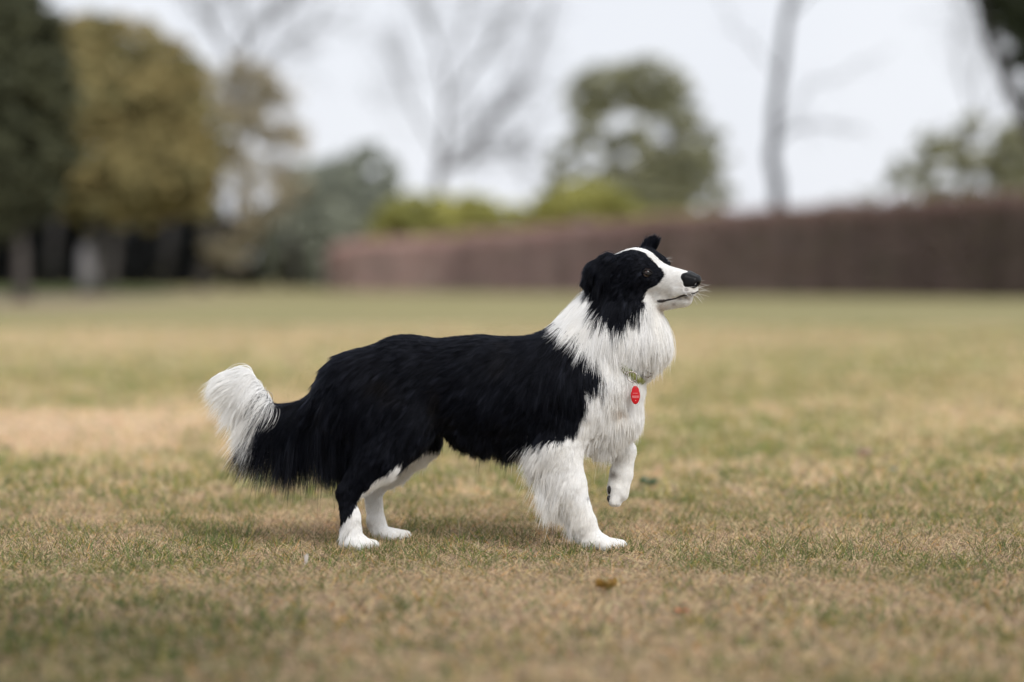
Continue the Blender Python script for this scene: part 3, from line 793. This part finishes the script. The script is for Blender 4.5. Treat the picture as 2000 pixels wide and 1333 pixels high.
# ---- lips: dark line along the mouth, both sides
LIPS = []
lipm = mat('lip', (0.018, 0.013, 0.013), 0.45)
for s_ in (1, -1):
    pts = []
    for (u, w_) in ((64, -33), (70, -35), (77, -35), (86, -34), (97, -33), (108, -31), (116, -28), (122, -26), (128, -24.5), (133, -23.5), (138, -23), (142, -23)):
        e = H(u, s_ * 60, w_) if u < 130 else H(175, s_ * {133: 11, 138: 6, 142: 0}[u], w_)
        dr = -HN * s_ if u < 130 else -HF
        pts.append(to_surface(e, dr))
    pts = np.array(pts); LIPS.append(pts)
    rad = np.array([0.002, 0.0042, 0.0046, 0.0028, 0.0017, 0.0017, 0.0024, 0.0028, 0.0028, 0.0028, 0.0028, 0.0024])
    V, Q = tube_arrays(pts, rad, 8); link('lip', np_mesh('lip', V, Q, smooth=True), lipm, dog)


# ---- flow of the coat: (px, py, dx, dy, length_px, lift, hug)
FLOW = {}
FLOW['torso'] = [
    (640, 740, -.6, .8, 45, .12, 1), (700, 690, -.8, .5, 42, .12, 1), (800, 660, -1, .15, 38, .12, 1), (900, 665, -1, .12, 38, .12, 1), (1000, 655, -1, .15, 40, .12, 1), (900, 720, -.9, .45, 42, .12, 1),
    (1000, 720, -.7, .7, 46, .12, 1), (1060, 690, -.6, .8, 50, .15, 1), (1100, 740, -.25, .95, 52, .15, 1), (1140, 760, -.1, 1, 52, .15, 1), (1000, 800, -.5, .85, 46, .12, 1), (1080, 830, -.25, .95, 42, .1, 1),
    (880, 780, -.7, .7, 44, .12, 1), (780, 740, -.85, .5, 42, .15, 1), (690, 760, -.6, .8, 44, .12, 1), (640, 840, -.12, 1, 115, .5, .0), (620, 820, -.15, 1, 130, .5, .0), (600, 790, -.8, .6, 60, .2, 1),
    (870, 840, -.5, .85, 22, .25, .4), (900, 860, -.3, .95, 36, .4, .0), (945, 872, -.22, .97, 52, .5, .0), (1000, 880, -.15, .97, 62, .5, .0), (1040, 880, -.2, 1, 58, .4, .1), (830, 835, -.5, .85, 26, .25, .5),
    (1080, 625, -.85, .5, 52, .2, .8), (1110, 640, -.5, .85, 60, .18, .8), (1140, 670, -.25, .95, 66, .15, .9), (1170, 700, 0.1, 1, 62, .15, .9), (1150, 600, -.6, .8, 50, .2, .8),
    (1190, 640, 0, 1, 64, .18, .8), (1210, 690, .15, 1, 50, .2, .6), (1240, 650, .05, 1, 58, .2, .6), (1280, 640, .12, 1, 52, .3, .4), (1290, 690, -.1, 1, 40, .35, .3), (1250, 700, 0, 1, 36, .25, .6),
    (1200, 765, 0, 1, 40, .12, .9), (1245, 770, .15, 1, 34, .25, .6), (1240, 820, -.1, 1, 34, .45, .2), (1180, 820, -.1, 1, 40, .2, .6), (1150, 850, 0, 1, 50, .3, .2), (1200, 845, -.3, 1, 50, .4, .0), (1175, 860, -.1, 1, 62, .4, .0),
]
FLOW['head'] = [
    (1345, 560, -1, .25, 5, .25, 1), (1320, 530, -1, .3, 6, .2, 1), (1300, 515, -1, .1, 6, .2, 1), (1330, 590, -1, .3, 7, .3, .8), (1300, 575, -1, .35, 8, .2, 1), (1270, 520, -1, .2, 7, .2, 1), (1250, 490, -1, 0, 8, .2, 1),
    (1220, 500, -1, .2, 12, .2, 1), (1230, 560, -.8, .6, 13, .2, 1), (1200, 560, -.6, .8, 26, .2, .8), (1200, 600, -.1, 1, 46, .25, .6), (1230, 600, -.3, 1, 26, .2, .8), (1290, 604, -.7, .6, 12, .25, .6), (1265, 600, -.6, .7, 14, .2, .8),
    (1180, 540, -.6, .8, 30, .25, .7), (1190, 500, -1, .2, 16, .25, .8),
]
FLOW['ear_near'] = [(1185, 500, -.9, .25, 28, .3, .6), (1165, 500, -.9, .4, 28, .35, .4), (1145, 530, -.4, .9, 24, .25, .5), (1138, 560, .1, 1, 15, .2, .6), (1165, 540, -.1, 1, 52, .4, .2), (1175, 575, 0, 1, 62, .35, .2)]
FLOW['ear_far'] = [(1270, 485, -.1, -1, 20, .4, .2), (1282, 470, .1, -1, 24, .5, .1), (1300, 480, .7, .1, 22, .5, .1), (1310, 500, .6, .6, 14, .4, .2)]
FLOW['leg_front_near'] = [
    (1120, 780, -.2, 1, 44, .1, 1), (1060, 800, -.3, .95, 40, .1, 1), (1120, 870, -.1, 1, 13, .12, 1), (1055, 880, -.75, .65, 56, .4, .1), (1040, 890, -.75, .65, 84, .55, .0), (1062, 925, -.65, .75, 96, .5, .0), (1075, 945, -.6, .8, 92, .5, .0),
    (1085, 975, -.55, .8, 90, .5, .0), (1108, 1012, -.5, .85, 66, .45, .0), (1130, 1035, -.5, .85, 26, .3, .2), (1140, 950, -.1, 1, 7, .15, 1), (1135, 900, 0, 1, 8, .12, 1), (1120, 910, -.3, .95, 12, .12, 1), (1095, 915, -.65, .75, 30, .15, .8), (1130, 980, -.2, .95, 9, .15, 1), (1112, 985, -.5, .85, 24, .2, .5),
    (1160, 1020, .1, 1, 7, .15, 1), (1150, 1050, .2, 1, 8, .15, 1), (1190, 1058, .8, .6, 4, .15, 1), (1215, 1070, .8, .6, 4, .2, 1), (1135, 1060, -.3, 1, 12, .3, .5),
]
FLOW['leg_front_far'] = [(1170, 840, 0, 1, 36, .25, .5), (1185, 870, -.2, 1, 26, .3, .4), (1225, 860, .3, .9, 8, .15, 1), (1240, 890, 0, 1, 7, .15, 1), (1220, 930, -.1, 1, 7, .15, 1), (1195, 900, -.3, 1, 9, .3, .6), (1205, 970, -.2, 1, 6, .2, 1)]
FLOW['leg_hind_near'] = [
    (720, 740, -.7, .7, 44, .12, 1), (800, 790, -.7, .7, 38, .12, 1), (780, 850, -.6, .8, 30, .12, 1), (700, 830, -.5, .85, 44, .12, 1), (640, 850, -.2, 1, 95, .5, .0), (665, 885, -.2, 1, 80, .45, .0), (730, 890, -.6, .8, 26, .12, 1),
    (690, 930, -.3, 1, 16, .12, 1), (660, 970, 0, 1, 10, .15, 1), (662, 1000, -.1, 1, 22, .35, .1), (690, 1000, 0, 1, 7, .15, 1), (700, 1040, .2, 1, 6, .15, 1), (668, 1030, -.7, .7, 32, .6, .0), (725, 1062, .9, .5, 4, .2, 1), (850, 850, -.4, .9, 22, .2, .6),
]
FLOW['leg_hind_far'] = [(850, 860, -.3, .95, 30, .3, .3), (820, 890, -.4, .9, 34, .35, .2), (780, 920, -.4, .9, 26, .3, .3), (740, 950, -.2, 1, 12, .15, .8), (735, 1000, 0, 1, 7, .15, 1), (715, 1020, -.4, 1, 14, .4, .1), (780, 1040, .9, .5, 4, .2, 1)]
FLOW['tail'] = [(640, 790, -.4, .9, 110, .3, .3), (640, 840, -.08, 1, 135, .45, .0), (600, 785, -.8, .5, 80, .15, .5), (610, 830, -.12, 1, 150, .4, 0), (580, 830, -.25, 1, 150, .35, 0), (560, 790, -.85, .5, 90, .15, .4), (555, 820, -.38, .95, 155, .3, 0), (530, 795, -.8, .6, 110, .12, .2),
                (528, 818, -.52, .88, 150, .3, 0), (515, 795, -.7, .7, 130, .2, 0), (505, 765, -.85, .5, 118, .15, 0), (520, 770, -.88, .5, 90, .06, .5), (488, 735, -.97, .22, 92, .12, 0.3), (460, 728, -1, .22, 66, .15, 0.1), (480, 745, -.9, .42, 108, .15, 0)]

def flow_at(q, lab):
    x, y = proj(q); out = np.zeros((len(q), 5))
    for i, nme in enumerate(ORDER):
        m = lab == i
        if not m.any(): continue
        f = np.array(FLOW[nme], float); s = 22.0
        d2 = (x[m][:, None] - f[:, 0]) ** 2 + (y[m][:, None] - f[:, 1]) ** 2
        w_ = 1 / (d2 + s * s) ** 2
        w_ /= w_.sum(1, keepdims=True); out[m] = w_ @ f[:, 2:]
    return out

def grow_fur():
    r = np.random.default_rng(99)
    T = np.concatenate([BQ[:, [0, 1, 2]], BQ[:, [0, 2, 3]]])
    A, B_, C__ = BV[T[:, 0]], BV[T[:, 1]], BV[T[:, 2]]
    ar = 0.5 * np.linalg.norm(np.cross(B_ - A, C__ - A), axis=1)
    cen = ((A + B_ + C__) / 3).astype(np.float32)
    tl = vl[T[:, 0]]
    fl = flow_at(cen, tl)
    dens = np.clip(1600 / (fl[:, 2] + 5), 22, 125) * 1e4            # hairs per square metre
    far = cen[:, 1] > 0.075; dens[far & (tl == 0)] *= 0.35                      # the flank turned away carries fewer, thicker hairs
    wt = vw[T[:, 0]]; dens[(tl == ORDER.index('tail')) & (wt > 0.5)] *= 2.2; dens[tl == ORDER.index('tail')] *= 1.3
    ex = ar * dens; N = int(ex.sum()); print('fur strands', N)
    ti = r.choice(len(T), N, p=ex / ex.sum())
    a, b = r.random(N), r.random(N); sw = a + b > 1; a[sw], b[sw] = 1 - a[sw], 1 - b[sw]
    q = (A[ti] * (1 - a - b)[:, None] + B_[ti] * a[:, None] + C__[ti] * b[:, None])
    n = grad(q); lab, _ = labels(q.astype(np.float32))
    # keep hair off the eyes, the nose, the lips and the collar's visible stretch
    keep = np.ones(N, bool)
    for e, _n in eye_pos: keep &= np.linalg.norm(q - e, axis=1) > 0.0128
    for L_ in LIPS:
        for t0 in np.linspace(0, len(L_) - 1, 40):
            i0 = min(int(t0), len(L_) - 2); keep &= np.linalg.norm(q - (L_[i0] * (1 - t0 + i0) + L_[i0 + 1] * (t0 - i0)), axis=1) > (0.0045 if t0 < 3 or t0 > 5 else 0.0028)
    u, nn, v = head_local(q); keep &= ~((u > 131) & (v > -17) & (v < 16) & (np.abs(nn) < 22) & (lab == 1)); keep &= q[:, 2] > 0.002
    q, n, lab, = q[keep], n[keep], lab[keep]; N = len(q)
    fl = flow_at(q, lab)
    dirn = np.stack([fl[:, 0], np.zeros(N), -fl[:, 1]], 1); dirn /= np.linalg.norm(dirn, axis=1, keepdims=True) + 1e-9
    dirn += (np.stack([fbm(q, 28, s) for s in (1, 4, 7)], 1) - 0.5) * 0.75 + (np.stack([fbm(q, 110, s, 1) for s in (11, 14, 17)], 1) - 0.5) * 0.6 + r.normal(0, 0.07, (N, 3))
    length = fl[:, 2] / 800.0 * r.uniform(0.6, 1.12, N) * (0.8 + 0.4 * fbm(q, 40, 8)); lift = fl[:, 3]; hug = fl[:, 4]
    w_ = coat(q, lab); col = coat_colour(w_, q, r)
    stray = (r.random(N) < 0.045) & (length > 0.010)
    px_, py_ = proj(q); stray &= ~((w_ < 0.5) & (lab == 0) & (py_ < 840) & (r.random(N) < 0.85)) & (lab != ORDER.index('tail'))
    front = np.clip((proj(q)[0] - 1215) / 60, 0, 1) * (lab == 0)
    hug = hug * (1 - 0.8 * front); lift = lift + 0.12 * front
    length = np.where(stray, length * r.uniform(1.0, 1.35, N), length); lift = np.where(stray, lift + r.uniform(0.1, 0.5, N), lift); hug = np.where(stray, hug * 0.25, hug)
    K = 7; seg = length / (K - 1)
    tang = lambda v_, nrm: v_ - nrm * (v_ * nrm).sum(1, keepdims=True)
    t_ = tang(dirn, n); tl_ = np.linalg.norm(t_, axis=1, keepdims=True)
    d = t_ / (tl_ + 0.12) + n * lift[:, None]; d /= np.linalg.norm(d, axis=1, keepdims=True)
    p = q - n * 0.001; pts = [p]; lift0 = np.clip(0.75 * fbm(q, 120, 77) ** 1.0 * 1.6 - 0.1 + r.uniform(-0.2, 0.3, N), 0.15, 1.4)
    for k in range(1, K):
        p = p + d * seg[:, None]
        s_ = samp(p); g = grad(p)
        lo_ = 0.0008 + 0.0035 * lift0 * k / K * np.clip(length / 0.03, 0.2, 1.5); up = lo_ + (0.002 + 0.006 * lift0) * np.clip(length / 0.04, 0.1, 1.5) 
        p = p + g * np.maximum(lo_ - s_, 0)[:, None] - g * (np.maximum(s_ - up, 0) * 0.8 * hug)[:, None]
        nd = d * 0.75 + dirn * 0.35 + np.array([0, 0, -1.0]) * (0.10 + 0.22 * (1 - hug))[:, None] * np.clip(length / 0.05, 0, 1)[:, None]
        near = np.clip(1 - s_ / 0.015, 0, 1)[:, None] 
        inn = np.minimum((nd * g).sum(1, keepdims=True), 0); nd = nd - g * inn * near
        d = nd / np.linalg.norm(nd, axis=1, keepdims=True)
        pts.append(p)
    pts = np.stack(pts, 1)
    # locks: neighbouring hairs draw together towards the tip
    nc = N // 18; ci = r.choice(N, nc, replace=False); kd = kdtree.KDTree(nc)
    for j, i in enumerate(ci): kd.insert(q[i], j)
    kd.balance(); find = kd.find
    own = np.array([find(v_)[1] for v_ in q]); cc = ci[own]
    same = (lab[cc] == lab) & (np.linalg.norm(q[cc] - q, axis=1) < 0.02)
    amt = (np.where(same, 1, 0) * np.clip(length / 0.02, 0, 1) * r.uniform(0.45, 1.0, N) * np.where(stray, 0.15, 1) * np.where(w_ > 0.5, 0.72, 1))[:, None, None] * (np.linspace(0, 1, K) ** 1.4)[None, :, None]
    target = pts[cc] * 1.0
    # match the centre lock's shape while keeping own length
    off = target - pts
    lk = r.lognormal(-0.03, 0.4, nc)[own]; wf = w_ > 0.5; col = np.clip(col * np.where(wf, 1 - 0.10 * r.random(nc)[own], lk)[:, None], 0.0015, 0.96)
    pts = pts + off * amt * 0.75
    pts += (r.normal(0, 1, (N, 1, 3)) * (np.linspace(0, 1, K) ** 2)[None, :, None]) * (length * 0.03)[:, None, None]
    bad = (lab == ORDER.index('tail')) & (pts[:, -1, 0] > q[:, 0] + 0.006)
    pts, length, q, lab, col, N = pts[~bad], length[~bad], q[~bad], lab[~bad], col[~bad], int((~bad).sum())
    rad0 = np.where(length < 0.015, 0.00030, 0.00033) * r.uniform(0.7, 1.3, N); rad0[(q[:, 1] > 0.075) & (lab == 0)] *= 1.7
    rad = rad0[:, None] * np.array([1, 1, 1, 0.95, 0.8, 0.55, 0.15])[None]
    return pts, rad, col

furm = bpy.data.materials.new('fur'); furm.use_nodes = True
t = furm.node_tree; t.nodes.clear()
at_ = t.nodes.new('ShaderNodeAttribute'); at_.attribute_name = 'col'
hb = t.nodes.new('ShaderNodeBsdfHairPrincipled'); hb.parametrization = 'COLOR'
hb.inputs['Roughness'].default_value = 0.38; hb.inputs['Radial Roughness'].default_value = 0.5; hb.inputs['Coat'].default_value = 0.0
pb = t.nodes.new('ShaderNodeBsdfPrincipled'); pb.inputs['Roughness'].default_value = 0.5
pb.inputs['Specular IOR Level'].default_value = 0.04
ms = t.nodes.new('ShaderNodeMixShader'); ms.inputs[0].default_value = 0.72
ou = t.nodes.new('ShaderNodeOutputMaterial')
t.links.new(at_.outputs['Color'], hb.inputs['Color']); t.links.new(at_.outputs['Color'], pb.inputs['Base Color'])
mr_ = t.nodes.new('ShaderNodeMapRange'); mr_.inputs[1].default_value = 0.0015; mr_.inputs[2].default_value = 0.013; mr_.inputs[3].default_value = 1.12; mr_.inputs[4].default_value = 1.5
t.links.new(at_.outputs['Fac'], mr_.inputs[0]); t.links.new(mr_.outputs[0], hb.inputs['IOR'])
t.links.new(hb.outputs[0], ms.inputs[1]); t.links.new(pb.outputs[0], ms.inputs[2]); t.links.new(ms.outputs[0], ou.inputs['Surface'])
fp, fr, fc = grow_fur()
fur = curves_obj('fur', fp, fr, fc, furm, dog)

# ---- eyes
def sphere(c, r_, axis, seg=24, rings=16, sq=(1, 1, 1)):
    ax_ = Vector(axis).normalized(); rot = np.array(ax_.to_track_quat('Z', 'Y').to_matrix())
    V = [[0, 0, 1.0]]
    for i in range(1, rings):
        th = math.pi * i / rings
        for j in range(seg):
            ph = 2 * math.pi * j / seg; V.append([math.sin(th) * math.cos(ph), math.sin(th) * math.sin(ph), math.cos(th)])
    V.append([0, 0, -1.0]); V = np.array(V) * r_ * np.array(sq)
    Fc = [(0, 1 + j, 1 + (j + 1) % seg) for j in range(seg)]
    for i in range(rings - 2):
        for j in range(seg):
            a = 1 + i * seg + j; b = 1 + i * seg + (j + 1) % seg; Fc.append((a, a + seg, b + seg)); Fc.append((a, b + seg, b))
    e = len(V) - 1
    for j in range(seg): Fc.append((e, 1 + (rings - 2) * seg + (j + 1) % seg, 1 + (rings - 2) * seg + j))
    return V @ rot.T + np.array(c), np.array(Fc)
irism = bpy.data.materials.new('eye'); irism.use_nodes = True
t = irism.node_tree; b = t.nodes['Principled BSDF']; b.inputs['Roughness'].default_value = 0.04; b.inputs['Specular IOR Level'].default_value = 0.5
a = t.nodes.new('ShaderNodeAttribute'); a.attribute_name = 'col'; t.links.new(a.outputs['Color'], b.inputs['Base Color'])
lidm = mat('eyelid', (0.006, 0.0055, 0.006), 0.5, spec=0.15)
for (q, n_) in eye_pos:
    look = n_ * 0.85 + HF * 0.4 + np.array([0, 0, 0.12]); look /= np.linalg.norm(look)
    c = q - n_ * 0.0047
    V, Fc = sphere(c, 0.0110, look, 32, 40)
    dd = ((V - c) / 0.0110) @ look
    col = np.where(dd[:, None] > 0.90, [0.004, 0.003, 0.003], np.where(dd[:, None] > 0.62, [0.028, 0.012, 0.0065], np.where(dd[:, None] > 0.45, [0.008, 0.006, 0.005], [0.12, 0.09, 0.08])))
    ey = link('eye', np_mesh('eye', V, Fc, col, smooth=True), irism, dog)
    # lids: an almond rim round the opening
    t1 = np.cross([0, 0, 1.0], n_); t1 /= np.linalg.norm(t1); t2 = np.cross(n_, t1)
    ring = []
    for k in range(25):
        th = 2 * math.pi * k / 24; cx_, cz_ = math.cos(th), math.sin(th)
        o_ = t1 * cx_ * 0.0106 + t2 * (np.sign(cz_) * abs(cz_) ** 1.2 * (0.0056 if cz_ > 0 else 0.0050) - 0.0012 * cx_)
        s2 = 0.0107 ** 2 - (o_ @ o_) * 0.75
        ring.append(c + o_ + n_ * math.sqrt(max(s2, 1.2e-5)))
    V, Q = tube_arrays(ring, [0.0023] * 25, 8); link('eyelid', np_mesh('eyelid', V, Q, smooth=True), lidm, dog)

# ---- nose
def nose():
    pr = {'n': [hrc(130, 9, 6, 11, 148, 6, 2, 8.5, 1, .006), hrc(130, -9, 6, 11, 148, -6, 2, 8.5, 1, .006), hrc(134, 11, -4, 10, 147, 8, -5, 8.5, 1, .006), hrc(134, -11, -4, 10, 147, -8, -5, 8.5, 1, .006),
                hrc(134, 0, 3, 13, 149, 0, -1, 9.5, 1, .006), hrc(144, 0, -12, 5, 143, 0, -21, 3, 1, .004)]}
    lo = H(138, 0, -3) - 0.037; hi = H(138, 0, -3) + 0.037; h = 0.0009
    D_, n_ = grid_field(pr, lo, hi, h, 0.02)
    g = np.stack(np.meshgrid(*[lo[j] + h * np.arange(n_[j]) for j in range(3)], indexing='ij'), -1).astype(np.float32)
    for s_ in (1, -1):
        cut = field_points([hrc(160, 8 * s_, -5, 3.6, 148, 6 * s_, -3, 2.8), hrc(156, 14 * s_, -8, 2.0, 145, 19 * s_, -10, 1.4)], g)
        D_ = -smin(-D_, cut, 0.0015)
    D_ = D_ + (vnoise(g, 900, 3).astype(np.float32) - 0.5) * 0.0002
    V, Q = surface_nets(D_, lo, h)
    link('nose', np_mesh('nose', V, Q, smooth=True), mat('nose_leather', (0.005, 0.005, 0.006), 0.36, spec=0.16, noise=0.2, nscale=400, bump=0.15), dog)
nose()

# ---- whiskers
wp = []
r = np.random.default_rng(5)
for s_ in (1, -1):
    for i in range(13):
        u = r.uniform(116, 140); b0 = to_surface(H(u, s_ * 60, r.uniform(-30, -8)) + HF * 0.01, -HN * s_)
        d = HF * r.uniform(0.5, 1.1) + HN * s_ * r.uniform(0.1, 0.5) + HU * r.uniform(-0.7, 0.5); d /= np.linalg.norm(d); L = r.uniform(0.02, 0.042)
        wp.append([b0 + d * L * k / 4 + np.array([0, 0, -1]) * 0.004 * (k / 4) ** 2 for k in range(5)])
    for i in range(4 if s_ < 0 else 0):
        b0 = H(60, s_ * 26, 34); d = HF * 0.8 + HU * r.uniform(.0, .5) + r.normal(0, .1, 3); wp.append([b0 + d / np.linalg.norm(d) * 0.028 * k / 4 for k in range(5)])
wp = np.array(wp)
curves_obj('whiskers', wp, np.tile([0.00035, 0.0003, 0.00025, 0.0002, 0.0001], (len(wp), 1)), np.full((len(wp), 3), 0.75), mat('whisker', (0.75, 0.74, 0.72), 0.5), dog)

# ---- pads of the lifted paw
padm = mat('pad', (0.02, 0.017, 0.017), 0.6, bump=0.3, nscale=200)
for (px, py, y_, rx, ry, rz) in ((1191, 957, .055, 5, 12, 10), (1189, 974, .046, 4, 6, 6), (1190, 976, .064, 4, 6, 6), (1196, 986, .055, 6, 8, 3.5), (1197, 941, .055, 4, 5, 4)):
    V, Fc = sphere(P(px, py, y_), 1 / 800., (0, 0, 1), 18, 12, (rx, ry, rz)); link('paw_pad', np_mesh('paw_pad', V, Fc, smooth=True), padm, dog)
clawm = mat('claw', (0.10, 0.08, 0.07), 0.35)
for (bx, by, y0, tf, ts) in ((1205, 1068, -0.07, 1.45, (-0.019, -0.0065, 0.0065, 0.019)), (722, 1069, -0.07, 1.4, (-0.018, -0.006, 0.006, 0.018)), (785, 1050, 0.13, 1.4, (-0.018, -0.006, 0.006, 0.018))):
    for t_, e in zip(ts, (-22, -6, 8, 6)):
        q0 = P(bx + e + 10, by + 1, y0 + t_ * tf); V, Q = tube_arrays([q0, q0 + [0.006, 0, 0.0], q0 + [0.0105, 0, -0.0045]], [0.0026, 0.0022, 0.0006], 8)
        link('claw', np_mesh('claw', V, Q, smooth=True), clawm, dog)

# ------------------------------------------------------------------ collar and tag
def collar():
    o = empty('dog_collar', P(1222, 722, -0.07)); tag(o, "olive green webbing collar with metal rings round the dog's neck", 'collar')
    # plane through the visible stretch, tilted down to the front
    c = P(1168, 681, 0.0); ax1 = np.array([0.76, 0, -0.60]); ax1 /= np.linalg.norm(ax1); ax2 = np.array([0, 1.0, 0]); nn = np.cross(ax1, ax2)
    ring = []
    for k in range(64):
        th = 2 * math.pi * k / 64; d = ax1 * math.cos(th) + ax2 * math.sin(th)
        ring.append(to_surface(c + d * 0.22, -d) + d * (-0.005 + 0.0165 * math.exp(-((th - 5.75) / 0.42) ** 2)))
    ring = np.array(ring)
    for _ in range(3): ring = 0.5 * ring + 0.25 * np.roll(ring, 1, 0) + 0.25 * np.roll(ring, -1, 0)
    V, Q = [], []
    for k in range(64):
        d = ring[k] - c; d -= nn * (d @ nn); d /= np.linalg.norm(d)
        for (a_, b_) in ((-.010, 0.0), (-.009, .0022), (0, .0030), (.009, .0022), (.010, 0.0), (0, -.001)): V.append(ring[k] + nn * a_ + d * b_)
    for k in range(64):
        for j in range(6):
            j2 = (j + 1) % 6; k2 = (k + 1) % 64; Q.append((k * 6 + j, k2 * 6 + j, k2 * 6 + j2, k * 6 + j2))
    link('strap', np_mesh('strap', np.array(V), np.array(Q), smooth=True), mat('webbing', (0.2, 0.22, 0.06), 0.75, noise=0.15, nscale=300, bump=0.3), o)
    V, Q = [], []
    return o, ring, c, nn
co, cring, cc_, cnn = collar()
metal = mat('ring_metal', (0.32, 0.29, 0.27), 0.25, metal=1.0)
def ring3(pts, r_, name, m_, parent, n=40):
    k = len(pts); t_ = np.linspace(0, k, n, endpoint=False)
    pts = np.array(list(pts) + [pts[0]])
    q = np.stack([np.interp(t_, np.arange(k + 1), pts[:, a]) for a in range(3)], 1)
    for _ in range(3): q = 0.5 * q + 0.25 * np.roll(q, 1, 0) + 0.25 * np.roll(q, -1, 0)
    q = np.concatenate([q, q[:1]])
    V, Q = tube_arrays(q, [r_] * len(q), 8)
    return link(name, np_mesh(name, V, Q, smooth=True), m_, parent)
YC = -0.092
ring3([P(1222, 727, YC), P(1226, 741, YC - .002), P(1234, 747, YC - .004), P(1243, 744, YC - .002), P(1244, 732, YC), P(1238, 727, YC + .002)], 0.0015, 'leash_ring', metal, co)
ring3([P(1252, 728, YC + .03), P(1258, 736, YC + .02), P(1266, 738, YC + .015), P(1272, 733, YC + .012), P(1268, 727, YC + .02)], 0.0014, 'leash_ring', metal, co)
ring3([P(1206, 706, YC + .004), P(1214, 722, YC), P(1224, 731, YC - .001), P(1226, 728, YC + .001), P(1216, 716, YC + .002)], 0.0009, 'buckle_bar', metal, co)

tg = empty('name_tag', P(1241, 755, YC - .004)); tag(tg, "small red oval name tag hanging from the dog's collar ring", 'name tag')
redm = mat('red_enamel', (0.5, 0.006, 0.012), 0.35, spec=0.3)
def disc(cx, cy, rx, ry, th, y, name, m_, parent, n=28, notch=0):
    V, Q = [], []
    for s_ in (-1, 1):
        for rr in (0.0, 0.93, 1.0):
            for k in range(n):
                a_ = 2 * math.pi * k / n; f = 1 - notch * math.exp(-((abs(math.sin(a_) - 0.42)) / 0.12) ** 2) * (rr > 0)
                V.append(P(cx + rx * rr * f * math.cos(a_), cy - ry * rr * math.sin(a_), y) + [0, s_ * (th if rr < 0.95 else th * 0.4), 0])
    for k in range(n):
        k2 = (k + 1) % n
        for base, fl in ((0, 0), (3 * n, 1)):
            for b_ in (0, n):
                q = (base + b_ + k, base + b_ + k2, base + b_ + n + k2, base + b_ + n + k); Q.append(q[::-1] if fl else q)
        Q.append((2 * n + k, 2 * n + k2, 5 * n + k2, 5 * n + k))
    return link(name, np_mesh(name, np.array(V), np.array(Q), smooth=False), m_, parent)
YT = YC - 0.006
disc(1241, 772, 9, 18, 0.0009, YT, 'tag_plate', redm, tg, notch=0.12)
whm = mat('engraving', (0.7, 0.28, 0.28), 0.6)
for (x0, x1, yy, hh) in ((1236, 1246, 768, .8), (1234.5, 1248, 773.5, 1.4), (1235, 1247.5, 776.5, 1.0), (1240.5, 1242.5, 782, 1.6)):
    V = [P(x0, yy, YT) + [0, -0.0012, 0], P(x1, yy, YT) + [0, -0.0012, 0], P(x1, yy + hh, YT) + [0, -0.0012, 0], P(x0, yy + hh, YT) + [0, -0.0012, 0]]
    link('engraved_line', np_mesh('engraved_line', np.array(V), np.array([[0, 1, 2, 3]])), whm, tg)
ring3([P(1236, 752, YT + .003), P(1237, 745, YT - .002), P(1241, 743, YT), P(1245, 747, YT + .002), P(1244, 757, YT - .002), P(1239, 759, YT)], 0.0006, 'split_ring', metal, tg)

# ------------------------------------------------------------------ fallen leaves
def leaf(px, py, wpx, hpx, col, label, name='fallen_leaf', rot=0.0, cup=0.35, lobes=0.0, thick=0.0):
    g = G(px, py + hpx * 0.35); s = (g[1] + D0) / F; wm, hm = wpx * s, hpx * s
    n = 14; V, Q = [], []
    for i in range(n + 1):
        t_ = i / n; half = math.sin(math.pi * min(t_ * 0.97 + 0.02, 1)) ** 0.8 * 0.33 * (1 + lobes * math.sin(t_ * 19))
        for j in (-1, -0.5, 0, 0.5, 1):
            x = (t_ - 0.5) * wm; y = j * half * wm
            z = abs(j) ** 1.5 * cup * hm + 0.14 * hm * math.sin(t_ * math.pi * 2.3 + 0.6) + 0.05 * hm * math.sin(t_ * 23 + j * 3) + 0.006
            V.append([x * math.cos(rot) - y * math.sin(rot), x * math.sin(rot) + y * math.cos(rot), z])
    for i in range(n):
        for j in range(4): a_ = i * 5 + j; Q.append((a_, a_ + 1, a_ + 6, a_ + 5))
    V = np.array(V) + [g[0], g[1], 0.006]
    o = empty(name, (g[0], g[1], 0)); tag(o, label, 'leaf', 'fallen leaves on the lawn')
    bl = link('blade', np_mesh('blade', V, np.array(Q), smooth=True), mat('leaf_' + str(int(px)), col, 0.55, noise=0.25, nscale=60), o)
    q0 = V[2]; dr = V[2] - V[12]; dr /= np.linalg.norm(dr)
    Vt, Qt = tube_arrays([V[7], q0, q0 + dr * wm * 0.35 + [0, 0, 0.004]], [0.0006, 0.0008, 0.0005], 5); link('stalk', np_mesh('stalk', Vt, Qt), bl.data.materials[0], o)
leaf(1184, 1152, 44, 26, (0.26, 0.15, 0.03), 'curled yellow brown leaf in front of the dog on the near lawn', rot=0.3, lobes=0.4, cup=0.62)
leaf(1330, 1203, 26, 14, (0.62, 0.24, 0.13), 'small orange leaf right of the curled yellow brown leaf', rot=2.8)
leaf(1266, 948, 34, 20, (0.05, 0.12, 0.07), 'dark green leaf just right of the raised paw', rot=-0.35, cup=0.6)
leaf(1688, 890, 28, 20, (0.52, 0.36, 0.34), 'pale pinkish leaf far out on the right side of the lawn', rot=0.2, cup=0.6)
leaf(1744, 922, 16, 10, (0.35, 0.42, 0.5), 'small bluish grey leaf nearer than the pinkish leaf on the right', rot=0.5)
leaf(12, 878, 22, 14, (0.06, 0.07, 0.03), 'dark leaf on the bare tan patch at the left edge', rot=0.1)
leaf(598, 1107, 14, 18, (0.6, 0.55, 0.52), 'small pale grey leaf on the turf behind and left of the hind paw', rot=1.2, cup=1.0)
